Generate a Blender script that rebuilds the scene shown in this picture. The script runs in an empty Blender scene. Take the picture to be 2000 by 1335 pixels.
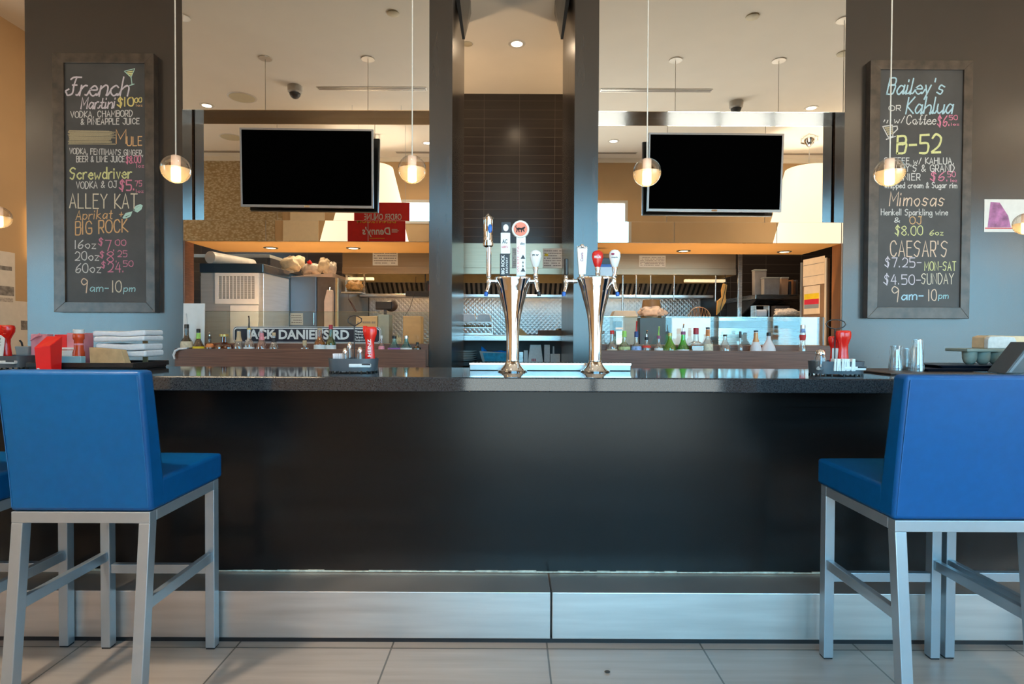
import bpy, bmesh, math, random
from mathutils import Vector, Matrix, Euler

random.seed(7)
SC = bpy.context.scene
COL = SC.collection
PI = math.pi

# ------------------------------------------------------------------ camera
F = 1120.0                      # focal length in pixels of the 2000 x 1335 frame
CAM = Vector((0.0, 0.0, 1.24))
PITCH, ROLL = math.radians(-0.9), math.radians(0.24)
cd = bpy.data.cameras.new('camera')
cam = bpy.data.objects.new('camera', cd)
COL.objects.link(cam)
cd.sensor_width = 36.0
cd.lens = F / 2000.0 * 36.0
cd.clip_start, cd.clip_end = 0.02, 100.0
CR = Euler((PI / 2 + PITCH, 0, 0)).to_matrix() @ Matrix.Rotation(ROLL, 3, 'Z')
cam.matrix_world = Matrix.Translation(CAM) @ CR.to_4x4()
SC.camera = cam


def at(px, py, Y):
    """the point of the place that the photograph shows at this pixel, at depth Y"""
    d = CR @ Vector(((px - 1000.0) / F, -(py - 667.5) / F, -1.0))
    return CAM + d * (Y / d.y)


# ------------------------------------------------------------------ world, exposure
world = bpy.data.worlds.new('daylight')
SC.world = world
world.use_nodes = True
nt = world.node_tree
nt.nodes.clear()
wo = nt.nodes.new('ShaderNodeOutputWorld')
wb = nt.nodes.new('ShaderNodeBackground')
wb.inputs['Strength'].default_value = 11.0
tc = nt.nodes.new('ShaderNodeTexCoord')
sp = nt.nodes.new('ShaderNodeSeparateXYZ')
cr = nt.nodes.new('ShaderNodeValToRGB')
mp = nt.nodes.new('ShaderNodeMapRange')
mp.inputs['From Min'].default_value = -0.4
mp.inputs['From Max'].default_value = 0.6
e = cr.color_ramp.elements
e[0].position, e[0].color = 0.0, (0.74, 0.69, 0.61, 1)
e[1].position, e[1].color = 1.0, (0.24, 0.62, 0.98, 1)
m_ = cr.color_ramp.elements.new(0.33)
m_.color = (0.52, 0.54, 0.52, 1)
m_ = cr.color_ramp.elements.new(0.40)
m_.color = (0.29, 0.65, 0.88, 1)
nt.links.new(tc.outputs['Generated'], sp.inputs[0])
nt.links.new(sp.outputs['Z'], mp.inputs['Value'])
nt.links.new(mp.outputs[0], cr.inputs['Fac'])
nt.links.new(cr.outputs['Color'], wb.inputs['Color'])
nt.links.new(wb.outputs[0], wo.inputs[0])
SC.view_settings.view_transform = 'Standard'
SC.view_settings.look = 'None'
SC.view_settings.gamma = 1.0
SC.view_settings.use_curve_mapping = False
SC.view_settings.exposure = 0.06
SC.cycles.max_bounces = 10
SC.cycles.diffuse_bounces = 5
SC.cycles.glossy_bounces = 6
SC.cycles.transmission_bounces = 8
SC.cycles.transparent_max_bounces = 24
SC.cycles.caustics_reflective = False
SC.cycles.caustics_refractive = False
SC.cycles.sample_clamp_indirect = 6.0
SC.cycles.use_denoising = True


def lamp(name, kind, loc, energy, color=(1, 1, 1), size=0.05, rot=(0, 0, 0), spot=100, size_y=None, portal=False):
    ld = bpy.data.lights.new(name, kind)
    ld.energy = energy
    ld.color = color
    if kind == 'AREA':
        ld.size = size
        if size_y:
            ld.shape = 'RECTANGLE'
            ld.size_y = size_y
        else:
            ld.shape = 'DISK'
        ld.cycles.is_portal = portal
    else:
        ld.shadow_soft_size = size
    if kind == 'SPOT':
        ld.spot_size = math.radians(spot)
        ld.spot_blend = 0.6
    o = bpy.data.objects.new(name, ld)
    o.location = loc
    o.rotation_euler = rot
    COL.objects.link(o)
    return o


# ------------------------------------------------------------------ the room's main measures
HC = 4.12            # ceiling height
YR = -0.50           # wall behind the camera
YM = 4.35            # face of columns, pillars and upper mirrors
YL = 4.50            # lower mirrors
YK = 6.96            # tiled kitchen wall
XS = 9.2             # half width of the room
CT = 1.064           # bar top height
REARWIN = [(-8.9, -5.6, 0.45, 3.00), (-0.46, 1.90, 0.10, 3.43), (2.5, 5.2, 0.45, 2.50), (5.6, 8.9, 0.45, 3.00), (-1.83, -0.51, 2.98, 3.43)]
# daylight comes in through the windows: portals guide it
for i, (x0, x1, z0, z1) in enumerate(REARWIN):
    lamp('window_portal', 'AREA', ((x0 + x1) / 2, YR - 0.10, (z0 + z1) / 2), 1, size=x1 - x0, size_y=z1 - z0, rot=(PI / 2, 0, 0), portal=True)
WARM = (1.0, 0.72, 0.42)
WARM2 = (1.0, 0.60, 0.26)
DINING_LIGHTS = [(-6.6, 0.24), (-3.9, 1.35), (-1.30, 0.24), (1.51, 0.36), (3.8, 1.35), (6.6, 0.36), (-0.45, 1.88), (-6.3, 2.85), (6.3, 2.85)]
for x, y in DINING_LIGHTS:
    lamp('downlight_lamp', 'SPOT', (x, y, HC - 0.03), 22, WARM, 0.04, (0, 0, 0), 130)
lamp('kitchen_downlight_lamp', 'SPOT', (0.036, 5.76, HC - 0.03), 16, (1, 0.74, 0.48), 0.04, (0, 0, 0), 150)
for x in (-1.9, 1.95):
    lamp('kitchen_ceiling_fill', 'AREA', (x, 5.9, HC - 0.03), 50, (1, 0.80, 0.58), 0.75, (0, 0, 0))  # added lamps, out of view, to brighten the kitchen

for x in (-1.6, 1.65):
    lamp('kitchen_uplight_fill', 'POINT', (x, 6.1, 2.95), 52, (1, 0.70, 0.42), 0.12)  # unseen lamps without fixtures, added to lift the kitchen ceiling

for x0, x1 in ((-2.3, -0.75), (0.75, 2.3)):      # hidden warm strips added behind the ledges to brighten the soffits
    lamp('hidden_soffit_fill', 'AREA', ((x0 + x1) / 2, 4.60, 1.05), 14, WARM2, x1 - x0, (PI, 0, 0), size_y=0.03)

# ------------------------------------------------------------------ materials
MATS = {}


def mat(name, col, rough=0.5, metal=0.0, var=0.06, scale=18.0, stretch=(1, 1, 1), bump=0.0, spec=0.5, coat=0.0, emis=None, estr=0.0, rvar=0.0, ior=1.5):
    """a procedural material: colour (and bump, roughness) broken up by noise"""
    if name in MATS:
        return MATS[name]
    m = bpy.data.materials.new(name)
    m.use_nodes = True
    n, l = m.node_tree.nodes, m.node_tree.links
    b = n['Principled BSDF']
    b.inputs['Roughness'].default_value = rough
    b.inputs['Metallic'].default_value = metal
    b.inputs['Specular IOR Level'].default_value = spec
    b.inputs['Coat Weight'].default_value = coat
    b.inputs['IOR'].default_value = ior
    b.inputs['Coat Roughness'].default_value = 0.15
    t = n.new('ShaderNodeTexCoord')
    mpg = n.new('ShaderNodeMapping')
    mpg.inputs['Scale'].default_value = stretch
    nz = n.new('ShaderNodeTexNoise')
    nz.inputs['Scale'].default_value = scale
    nz.inputs['Detail'].default_value = 4.0
    l.new(t.outputs['Object'], mpg.inputs['Vector'])
    l.new(mpg.outputs[0], nz.inputs['Vector'])
    rp = n.new('ShaderNodeValToRGB')
    rp.color_ramp.elements[0].position = 0.3
    rp.color_ramp.elements[1].position = 0.7
    rp.color_ramp.elements[0].color = tuple(max(0, c * (1 - var)) for c in col) + (1,)
    rp.color_ramp.elements[1].color = tuple(min(1, c * (1 + var)) for c in col) + (1,)
    l.new(nz.outputs['Fac'], rp.inputs['Fac'])
    l.new(rp.outputs['Color'], b.inputs['Base Color'])
    if rvar:
        mr = n.new('ShaderNodeMapRange')
        mr.inputs['To Min'].default_value = max(0.02, rough - rvar)
        mr.inputs['To Max'].default_value = min(1, rough + rvar)
        l.new(nz.outputs['Fac'], mr.inputs['Value'])
        l.new(mr.outputs[0], b.inputs['Roughness'])
    if bump:
        bp = n.new('ShaderNodeBump')
        bp.inputs['Strength'].default_value = bump
        bp.inputs['Distance'].default_value = 0.002
        l.new(nz.outputs['Fac'], bp.inputs['Height'])
        l.new(bp.outputs[0], b.inputs['Normal'])
    if emis:
        b.inputs['Emission Color'].default_value = tuple(emis) + (1,)
        b.inputs['Emission Strength'].default_value = estr
    MATS[name] = m
    return m


def glass(name, col, gloss=0.06, rough=0.02, body=0.0):
    """clear or tinted glass: light goes straight through, the surface mirrors a little; body = share of the glass that is milky"""
    if name in MATS:
        return MATS[name]
    m = bpy.data.materials.new(name)
    m.use_nodes = True
    n, l = m.node_tree.nodes, m.node_tree.links
    n.clear()
    out = n.new('ShaderNodeOutputMaterial')
    tr = n.new('ShaderNodeBsdfTransparent')
    gl = n.new('ShaderNodeBsdfGlossy')
    gl.inputs['Roughness'].default_value = rough
    lw = n.new('ShaderNodeLayerWeight')
    lw.inputs['Blend'].default_value = 0.32
    mr = n.new('ShaderNodeMapRange')
    mr.inputs['To Min'].default_value = gloss
    mr.inputs['To Max'].default_value = 0.75
    mix = n.new('ShaderNodeMixShader')
    nz = n.new('ShaderNodeTexNoise')
    nz.inputs['Scale'].default_value = 9.0
    rp = n.new('ShaderNodeValToRGB')
    rp.color_ramp.elements[0].color = tuple(c * 0.95 for c in col) + (1,)
    rp.color_ramp.elements[1].color = tuple(min(1, c * 1.03) for c in col) + (1,)
    l.new(nz.outputs['Fac'], rp.inputs['Fac'])
    l.new(rp.outputs['Color'], tr.inputs['Color'])
    l.new(lw.outputs['Facing'], mr.inputs['Value'])
    l.new(mr.outputs[0], mix.inputs['Fac'])
    src = tr
    if body:
        df = n.new('ShaderNodeBsdfTranslucent')
        d2 = n.new('ShaderNodeBsdfDiffuse')
        l.new(rp.outputs['Color'], df.inputs['Color'])
        l.new(rp.outputs['Color'], d2.inputs['Color'])
        a = n.new('ShaderNodeMixShader')
        l.new(df.outputs[0], a.inputs[1])
        l.new(d2.outputs[0], a.inputs[2])
        mb = n.new('ShaderNodeMixShader')
        mb.inputs['Fac'].default_value = body
        l.new(tr.outputs[0], mb.inputs[1])
        l.new(a.outputs[0], mb.inputs[2])
        src = mb
    l.new(src.outputs[0], mix.inputs[1])
    l.new(gl.outputs[0], mix.inputs[2])
    l.new(mix.outputs[0], out.inputs['Surface'])
    MATS[name] = m
    return m


def tiled(name, c1, c2, grout, w, h, gap, rough, axes='xy', offset=(0, 0), var=0.4, stagger=0.0, bump=0.3, spec=0.5):
    """tiles of w x h metres with thin joints, laid on the two given world axes"""
    m = bpy.data.materials.new(name)
    m.use_nodes = True
    n, l = m.node_tree.nodes, m.node_tree.links
    b = n['Principled BSDF']
    b.inputs['Roughness'].default_value = rough
    b.inputs['Specular IOR Level'].default_value = spec
    g = n.new('ShaderNodeNewGeometry')
    s = n.new('ShaderNodeSeparateXYZ')
    c = n.new('ShaderNodeCombineXYZ')
    l.new(g.outputs['Position'], s.inputs[0])
    for k, a in enumerate(axes):
        ad = n.new('ShaderNodeMath')
        ad.operation = 'ADD'
        ad.inputs[1].default_value = offset[k] + 50 * (w, h)[k]
        l.new(s.outputs['XYZ'.index(a.upper())], ad.inputs[0])
        l.new(ad.outputs[0], c.inputs[k])
    br = n.new('ShaderNodeTexBrick')
    br.offset = stagger
    br.inputs['Scale'].default_value = 1.0
    br.inputs['Brick Width'].default_value = w
    br.inputs['Row Height'].default_value = h
    br.inputs['Mortar Size'].default_value = gap / 2
    br.inputs['Mortar Smooth'].default_value = 0.1
    br.inputs['Color1'].default_value = tuple(c1) + (1,)
    br.inputs['Color2'].default_value = tuple(c2) + (1,)
    br.inputs['Mortar'].default_value = tuple(grout) + (1,)
    l.new(c.outputs[0], br.inputs['Vector'])
    nz = n.new('ShaderNodeTexNoise')
    nz.inputs['Scale'].default_value = 6
    nz.inputs['Detail'].default_value = 6
    mpg = n.new('ShaderNodeMapping')
    mpg.inputs['Scale'].default_value = (0.35, 6, 6)
    l.new(g.outputs['Position'], mpg.inputs['Vector'])
    l.new(mpg.outputs[0], nz.inputs['Vector'])
    mx = n.new('ShaderNodeMix')
    mx.data_type = 'RGBA'
    mx.blend_type = 'MULTIPLY'
    mx.inputs['Factor'].default_value = var
    l.new(br.outputs['Color'], mx.inputs['A'])
    l.new(nz.outputs['Fac'], mx.inputs['B'])
    l.new(mx.outputs['Result'], b.inputs['Base Color'])
    bp = n.new('ShaderNodeBump')
    bp.inputs['Strength'].default_value = bump
    bp.inputs['Distance'].default_value = 0.002
    bp.invert = True
    l.new(br.outputs['Fac'], bp.inputs['Height'])
    l.new(bp.outputs[0], b.inputs['Normal'])
    return m


M_CEIL = mat('cream_ceiling_paint', (0.86, 0.80, 0.71), 0.9, var=0.015, scale=3)
M_TAN = mat('tan_wall_paint', (0.55, 0.37, 0.20), 0.85, var=0.04, scale=2)
M_COLUMN = mat('dark_walnut_laminate', (0.034, 0.026, 0.021), 0.24, var=0.12, scale=3.0, stretch=(5, 5, 0.6), spec=1.0, rvar=0.03)
M_PANEL = mat('black_brown_laminate', (0.005, 0.0046, 0.0046), 0.26, var=0.25, scale=2.4, stretch=(0.5, 1, 7), spec=0.22, rvar=0.015)
M_WOOD = mat('walnut_veneer', (0.165, 0.074, 0.047), 0.45, var=0.35, scale=5, stretch=(0.7, 3, 40))
M_JAMB = mat('warm_lit_jamb_wood', (0.25, 0.11, 0.045), 0.45, var=0.2, scale=4, stretch=(8, 8, 0.5))  # warm light on the column side is put into this tone
M_GRANITE = mat('dark_speckled_granite', (0.022, 0.024, 0.027), 0.07, var=0.7, scale=260, spec=0.6)
M_STEEL = mat('brushed_stainless_steel', (0.62, 0.60, 0.58), 0.28, 1.0, var=0.05, scale=4, stretch=(1, 1, 60), rvar=0.06)
M_KICK = mat('scuffed_stainless_kickplate', (0.66, 0.61, 0.57), 0.48, 1.0, var=0.08, scale=3, stretch=(0.8, 1, 12), rvar=0.06)
M_CHROME = mat('polished_chrome', (0.80, 0.80, 0.81), 0.06, 1.0, var=0.02)
M_ALU = mat('satin_grey_metal', (0.40, 0.44, 0.47), 0.38, 0.75, var=0.05, scale=10)
M_BLUE = mat('blue_vinyl', (0.0, 0.060, 0.188), 0.40, var=0.06, scale=30, bump=0.03, spec=0.28)
M_SEAM = mat('blue_vinyl_piping', (0.002, 0.075, 0.215), 0.35, var=0.05)
M_MIRROR = mat('silvered_mirror', (0.93, 0.92, 0.90), 0.0, 1.0, var=0.004, scale=2)
M_BLACK = mat('black_plastic', (0.012, 0.012, 0.013), 0.35, var=0.1)
M_SCREEN = mat('switched_off_screen', (0.0006, 0.0006, 0.0006), 0.5, var=0.01, spec=0.0)
M_BEZEL = mat('grey_bezel', (0.33, 0.31, 0.30), 0.35, 0.6, var=0.04)
M_WHITE = mat('white_plastic', (0.80, 0.80, 0.79), 0.4, var=0.03)
M_PAPER = mat('white_paper', (0.82, 0.80, 0.76), 0.8, var=0.04)
M_SLATE = mat('chalkboard_slate', (0.062, 0.062, 0.063), 0.55, var=0.18, scale=5, spec=0.45)
M_BFRAME = mat('stained_pine_frame', (0.060, 0.043, 0.031), 0.38, var=0.55, scale=7, stretch=(2, 2, 2), spec=0.75)
M_RED = mat('red_plastic', (0.62, 0.012, 0.010), 0.3, var=0.05, coat=0.2)
M_CORD = mat('pale_cord', (0.62, 0.55, 0.47), 0.6, var=0.03)
M_DARKGREY = mat('dark_grey_plastic', (0.055, 0.060, 0.065), 0.4, var=0.1)
M_SOFFIT = mat('honey_soffit', (0.66, 0.41, 0.17), 0.7, var=0.05, scale=3)  # one even honey tone over the whole bulkhead
M_KTILE = tiled('dark_brown_wall_tile', (0.024, 0.019, 0.017), (0.028, 0.022, 0.020), (0.06, 0.052, 0.046), 0.4275, 0.10875, 0.006, 0.22, 'xz', (-0.080, -3.82 + 3.80625), 0.35)
M_FLOOR = tiled('taupe_floor_tile', (0.335, 0.277, 0.238), (0.355, 0.295, 0.252), (0.09, 0.075, 0.062), 0.613, 0.613, 0.007, 0.34, 'xy', (-0.144, -2.235), 0.45, bump=0.2)


# ------------------------------------------------------------------ mesh builder
ORIG = {}


class MB:
    def __init__(self):
        self.v, self.f = [], []

    def add(self, vs, fs):
        k = len(self.v)
        self.v += [Vector(p) for p in vs]
        self.f += [tuple(i + k for i in q) for q in fs]
        return self

    def box(self, x0, x1, y0, y1, z0, z1):
        return self.add([(x0, y0, z0), (x1, y0, z0), (x1, y1, z0), (x0, y1, z0), (x0, y0, z1), (x1, y0, z1), (x1, y1, z1), (x0, y1, z1)],
                        [(0, 3, 2, 1), (4, 5, 6, 7), (0, 1, 5, 4), (1, 2, 6, 5), (2, 3, 7, 6), (3, 0, 4, 7)])

    def hexa(self, p):      # eight points, bottom ring then top ring
        return self.add(p, [(0, 3, 2, 1), (4, 5, 6, 7), (0, 1, 5, 4), (1, 2, 6, 5), (2, 3, 7, 6), (3, 0, 4, 7)])

    def bar(self, a, b, w, d=None, up=(0, 0, 1)):
        a, b = Vector(a), Vector(b)
        d = d or w
        t = (b - a).normalized()
        s = t.cross(Vector(up))
        if s.length < 1e-4:
            s = t.cross(Vector((0, 1, 0)))
        s.normalize()
        u = s.cross(t).normalized()
        s, u = s * w / 2, u * d / 2
        return self.hexa([a - s - u, a + s - u, a + s + u, a - s + u, b - s - u, b + s - u, b + s + u, b - s + u])

    def lathe(self, prof, c, seg=24, sx=1.0, sy=1.0, cap=True):
        c = Vector(c)
        vs, fs = [], []
        n = len(prof)
        for r, z in prof:
            for k in range(seg):
                a = 2 * PI * k / seg
                vs.append(c + Vector((r * sx * math.cos(a), r * sy * math.sin(a), z)))
        for i in range(n - 1):
            for k in range(seg):
                k2 = (k + 1) % seg
                fs.append((i * seg + k, i * seg + k2, (i + 1) * seg + k2, (i + 1) * seg + k))
        if cap:
            fs.append(tuple(reversed(range(seg))))
            fs.append(tuple(range((n - 1) * seg, n * seg)))
        return self.add(vs, fs)

    def tube(self, pts, r, seg=8, closed=False):
        pts = [Vector(p) for p in pts]
        n = len(pts)
        vs, fs = [], []
        nrm = None
        for i, p in enumerate(pts):
            if closed:
                t = pts[(i + 1) % n] - pts[i - 1]
            else:
                t = pts[min(i + 1, n - 1)] - pts[max(i - 1, 0)]
            t.normalize()
            if nrm is None:
                nrm = t.orthogonal().normalized()
            nrm = (nrm - t * nrm.dot(t))
            nrm = nrm.normalized() if nrm.length > 1e-6 else t.orthogonal().normalized()
            bn = t.cross(nrm)
            rr = r[i] if isinstance(r, (list, tuple)) else r
            for k in range(seg):
                a = 2 * PI * k / seg
                vs.append(p + (nrm * math.cos(a) + bn * math.sin(a)) * rr)
        m = n if closed else n - 1
        for i in range(m):
            j = (i + 1) % n
            for k in range(seg):
                k2 = (k + 1) % seg
                fs.append((i * seg + k, i * seg + k2, j * seg + k2, j * seg + k))
        if not closed:
            fs.append(tuple(reversed(range(seg))))
            fs.append(tuple(range((n - 1) * seg, n * seg)))
        return self.add(vs, fs)

    def prism(self, poly, axis, a0, a1):
        """poly: 2-D points of the two other axes (in xyz order), swept along axis from a0 to a1"""
        def P3(p, a):
            if axis == 'x':
                return (a, p[0], p[1])
            if axis == 'y':
                return (p[0], a, p[1])
            return (p[0], p[1], a)
        n = len(poly)
        vs = [P3(p, a0) for p in poly] + [P3(p, a1) for p in poly]
        fs = [tuple(reversed(range(n))), tuple(range(n, 2 * n))] + [(i, (i + 1) % n, n + (i + 1) % n, n + i) for i in range(n)]
        return self.add(vs, fs)

    def sphere(self, c, r, seg=20, rings=12, sx=1, sy=1, sz=1, t0=0.0, t1=PI):
        prof = []
        for i in range(rings + 1):
            t = t1 + (t0 - t1) * i / rings
            prof.append((max(1e-5, r * math.sin(t)), r * sz * math.cos(t)))
        return self.lathe(prof, c, seg, sx, sy)

    def grid(self, fn, nu, nv):
        vs = [fn(i / nu, j / nv) for j in range(nv + 1) for i in range(nu + 1)]
        fs = [(j * (nu + 1) + i, j * (nu + 1) + i + 1, (j + 1) * (nu + 1) + i + 1, (j + 1) * (nu + 1) + i) for j in range(nv) for i in range(nu)]
        return self.add(vs, fs)

    def xf(self, mtx):
        self.v = [mtx @ p for p in self.v]
        return self

    def build(self, name, m, parent=None, bevel=0.0, smooth=None, seg=2, subsurf=0):
        vs = self.v
        if parent is not None:
            o0 = ORIG[parent.name]
        else:
            xs, ys, zs = [p.x for p in vs], [p.y for p in vs], [p.z for p in vs]
            o0 = Vector(((min(xs) + max(xs)) / 2, (min(ys) + max(ys)) / 2, min(zs)))
        me = bpy.data.meshes.new(name)
        me.from_pydata([p - o0 for p in vs], [], self.f)
        bm = bmesh.new()
        bm.from_mesh(me)
        bmesh.ops.recalc_face_normals(bm, faces=bm.faces)
        bm.to_mesh(me)
        bm.free()
        if smooth is not None:
            me.shade_smooth()
            try:
                me.set_sharp_from_angle(angle=math.radians(smooth))
            except Exception:
                pass
        me.materials.append(m)
        o = bpy.data.objects.new(name, me)
        COL.objects.link(o)
        if parent is not None:
            o.parent = parent
        else:
            o.location = o0
        ORIG[o.name] = o0
        if bevel:
            b = o.modifiers.new('bevel', 'BEVEL')
            b.width = bevel
            b.segments = seg
            b.limit_method = 'ANGLE'
            b.angle_limit = math.radians(35)
        if subsurf:
            s = o.modifiers.new('subsurf', 'SUBSURF')
            s.levels = s.render_levels = subsurf
        return o


def tag(o, label, cat, group=None):
    o['label'] = label
    o['category'] = cat
    if group:
        o['group'] = group
    return o


def struct(o):
    o['kind'] = 'structure'
    return o


def thing(name, label, cat, loc, group=None):
    o = bpy.data.objects.new(name, None)
    COL.objects.link(o)
    o.empty_display_size = 0.05
    o.location = loc
    ORIG[o.name] = Vector(loc)
    return tag(o, label, cat, group)


def copy_tree(o, parent=None):
    c = o.copy()
    COL.objects.link(c)
    if parent is not None:
        c.parent = parent
    ORIG[c.name] = ORIG[o.name].copy()
    for ch in list(o.children):
        copy_tree(ch, c)
    return c


def dup(root, loc, label, group=None, rotz=0.0):
    c = copy_tree(root)
    c.location = loc
    c.rotation_euler = (0, 0, rotz)
    c['label'] = label
    if group:
        c['group'] = group
    return c


# ------------------------------------------------------------------ lettering
def text_mesh(text, bold=0.0, shear=0.0):
    cu = bpy.data.curves.new('lettering', 'FONT')
    cu.body = text
    cu.size = 1.0
    cu.offset = bold
    cu.shear = shear
    cu.resolution_u = 3
    cu.fill_mode = 'FRONT'
    o = bpy.data.objects.new('lettering_source', cu)
    COL.objects.link(o)
    dg = bpy.context.evaluated_depsgraph_get()
    dg.update()
    me = bpy.data.meshes.new_from_object(o.evaluated_get(dg))
    vs = [(p.co.x, p.co.y) for p in me.vertices]
    fs = [tuple(p.vertices) for p in me.polygons]
    bpy.data.objects.remove(o)
    bpy.data.curves.remove(cu)
    bpy.data.meshes.remove(me)
    return vs, fs


def letters(mb, text, org, u, v, w, h, bold=0.0, shear=0.0):
    """type set inside the box org + a*u (0..w) + b*v (0..h)"""
    vs, fs = text_mesh(text, bold, shear)
    if not vs:
        return mb
    x0, x1 = min(p[0] for p in vs), max(p[0] for p in vs)
    y0, y1 = min(p[1] for p in vs), max(p[1] for p in vs)
    org, u, v = Vector(org), Vector(u), Vector(v)
    mb.add([org + u * ((x - x0) / (x1 - x0) * w) + v * ((y - y0) / (y1 - y0) * h) for x, y in vs], fs)
    return mb


GL = {
 'A': (6, '033c63/1656'), 'B': (5, '030c/~0c4c5a4808/~085855430303'), 'C': (6, '~6a4c1b08144365'), 'D': (6, '030c/~0c3c683303'),
 'E': (5, '5c0c0353/0848'), 'F': (5, '5c0c03/0848'), 'G': (6, '~6a4c1b0814436467/6737'), 'H': (6, '030c/636c/0868'), 'I': (1, '030c'),
 'J': (5, '~5c55432305/2c6c'), 'K': (5, '030c/5c0763'), 'L': (5, '0c0353'), 'M': (7, '030c367c73'), 'N': (6, '030c636c'),
 'O': (6, '~3c0a0533656a3c'), 'P': (5, '030c/~0c4c5a4707'), 'R': (5, '030c/~0c4c5a4707/2753'), 'S': (6, '~6b3c0a28573304'),
 'T': (6, '0c6c/3c33'), 'U': (6, '~0c061353666c'), 'V': (6, '0c336c'), 'W': (7, '0c13394473'.replace('4473', '537c')), 'X': (6, '036c/0c63'),
 'Y': (6, '0c386c/3833'), 'Z': (6, '0c6c0363'),
 '0': (5, '~3c0a0533555a3c'), '1': (1, '0c03'), '2': (5, '~0a2c5a4603/0353'), '3': (5, '~0b3c5a2858430 4'.replace(' ', '')), '4': (5, '3c0656/4a43'),
 '5': (5, '5c0c08/~08485643 03'.replace(' ', '')), '6': (5, '~5c180433563705'), '7': (5, '0c5c23'), '8': (5, '~380a3c5a380533553 8'.replace(' ', '')),
 '9': (5, '~5a2c0a285a/5a43'), '$': (5, '~5a3c1a284733 05'.replace(' ', '') + '/3d32'), '&': (6, '~63193c49052366'), ',': (1, '1401'), '.': (1, '0304'),
 '-': (4, '0747'), "'": (1, '0c0a'), '/': (4, '034c'), '+': (6, '3539/1757'),
 'a': (5, '~57280523 56'.replace(' ', '') + '/5853'), 'b': (5, '0c03/~0738563304'), 'c': (5, '~573806143354'), 'd': (5, '5c53/~5728052354'),
 'e': (5, '~06563806143354'), 'f': (4, '~5c3b33/1848'), 'g': (5, '~5728052356/~58513001'), 'h': (5, '0c03/~06385753'), 'i': (1, '0803/0a0b'),
 'j': (2, '~181100/1a1b'), 'k': (5, '0c03/480653'), 'l': (1, '0c03'), 'm': (7, '0803/~06283733/~36587773'), 'n': (5, '0803/~06385753'),
 'o': (5, '~3806335638'), 'p': (5, '0800/~0738563304'), 'r': (4, '0803/~062848'), 's': (5, '~572816453304'), 't': (4, '2b24/~243343/0848'),
 'u': (5, '~08052355/5853'), 'v': (4, '082348'), 'w': (7, '08133653 78'.replace(' ', '')), 'x': (5, '0853/0358'), 'y': (4, '0823/4810'), 'z': (4, '08480343'),
 ' ': (3, ''), 'ƒ': (8, '~2b4c9c/~6c5854231405 26'.replace(' ', '') + '/4878'),
}


def spline(pts, n=4):
    if len(pts) < 3:
        return pts
    out = []
    closed = pts[0] == pts[-1]
    for i in range(len(pts) - 1):
        p0 = pts[i - 1] if i > 0 else (pts[-2] if closed else pts[0])
        p1, p2 = pts[i], pts[i + 1]
        p3 = pts[i + 2] if i + 2 < len(pts) else (pts[1] if closed else pts[-1])
        for k in range(n):
            t = k / n
            out.append(tuple(0.5 * (2 * b + (c - a) * t + (2 * a - 5 * b + 4 * c - d) * t * t + (3 * b - a - 3 * c + d) * t ** 3) for a, b, c, d in zip(p0, p1, p2, p3)))
    out.append(pts[-1])
    return out


def strokes(text, slant=0.0):
    """single-line handwriting in a unit of one cap height"""
    res, x = [], 0.0
    for i, ch in enumerate(text):
        w, g = GL[ch]
        for s in g.split('/') if g else ():
            sm = s.startswith('~')
            s = s.lstrip('~')
            p = [(int(s[i], 36), int(s[i + 1], 36) - 3) for i in range(0, len(s) - 1, 2)]
            if sm:
                p = spline(p)
            j = random.uniform(-0.25, 0.25)
            res.append([((x + a + slant * b) / 9.0, (b + j) / 9.0) for a, b in p])
        if slant >= 0.2 and ch.islower() and text[i + 1:i + 2].islower():      # joined-up writing
            res.append([((x + a + slant * b) / 9.0, b / 9.0) for a, b in spline([(w - 0.4, 0.5), (w + 0.9, 0.4), (w + 2.3, 2.6)])])
        x += w + 2.2
    return res


def ribbon(mb, pts, w):
    """a flat chalk line along 3-D points in a plane Y = const, one unbroken strip per stroke"""
    p = [pts[0]]
    for q in pts[1:]:
        if (q - p[-1]).length > 1e-5:
            p.append(q)
    if len(p) < 2:
        return mb
    n = len(p)
    lift = Vector((0, -6e-5 * (len(mb.f) % 17), 0))
    d0, d1 = (p[1] - p[0]).normalized(), (p[-1] - p[-2]).normalized()
    p[0] = p[0] - d0 * (w * 0.35)
    p[-1] = p[-1] + d1 * (w * 0.35)
    vs = []
    for i in range(n):
        ta = (p[i] - p[i - 1]).normalized() if i else (p[1] - p[0]).normalized()
        tb = (p[i + 1] - p[i]).normalized() if i < n - 1 else ta
        t = ta + tb
        t = t.normalized() if t.length > 0.2 else ta
        k = min(1.6, 1.0 / max(0.35, t.dot(ta)))
        s = Vector((-t.z, 0, t.x)) * (w / 2 * k * random.uniform(0.88, 1.12))
        vs += [p[i] - s + lift, p[i] + s + lift]
    mb.add(vs, [(2 * i, 2 * i + 2, 2 * i + 3, 2 * i + 1) for i in range(n - 1)])
    return mb


def chalk(parent, Y, text, x0, x1, base, cap, m, slant=0.0, wpx=1.7, rise=0.0):
    st = strokes(text, slant)
    lo = min(p[0] for s in st for p in s)
    hi = max(p[0] for s in st for p in s)
    mb = MB()
    for s in st:
        pts = []
        for a, b in s:
            fx = (a - lo) / max(hi - lo, 1e-6)
            pts.append(at(x0 + fx * (x1 - x0), base - b * cap - rise * fx, Y))
        ribbon(mb, pts, wpx * Y / F)
    return mb.build('chalk_lettering', m, parent)


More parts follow.
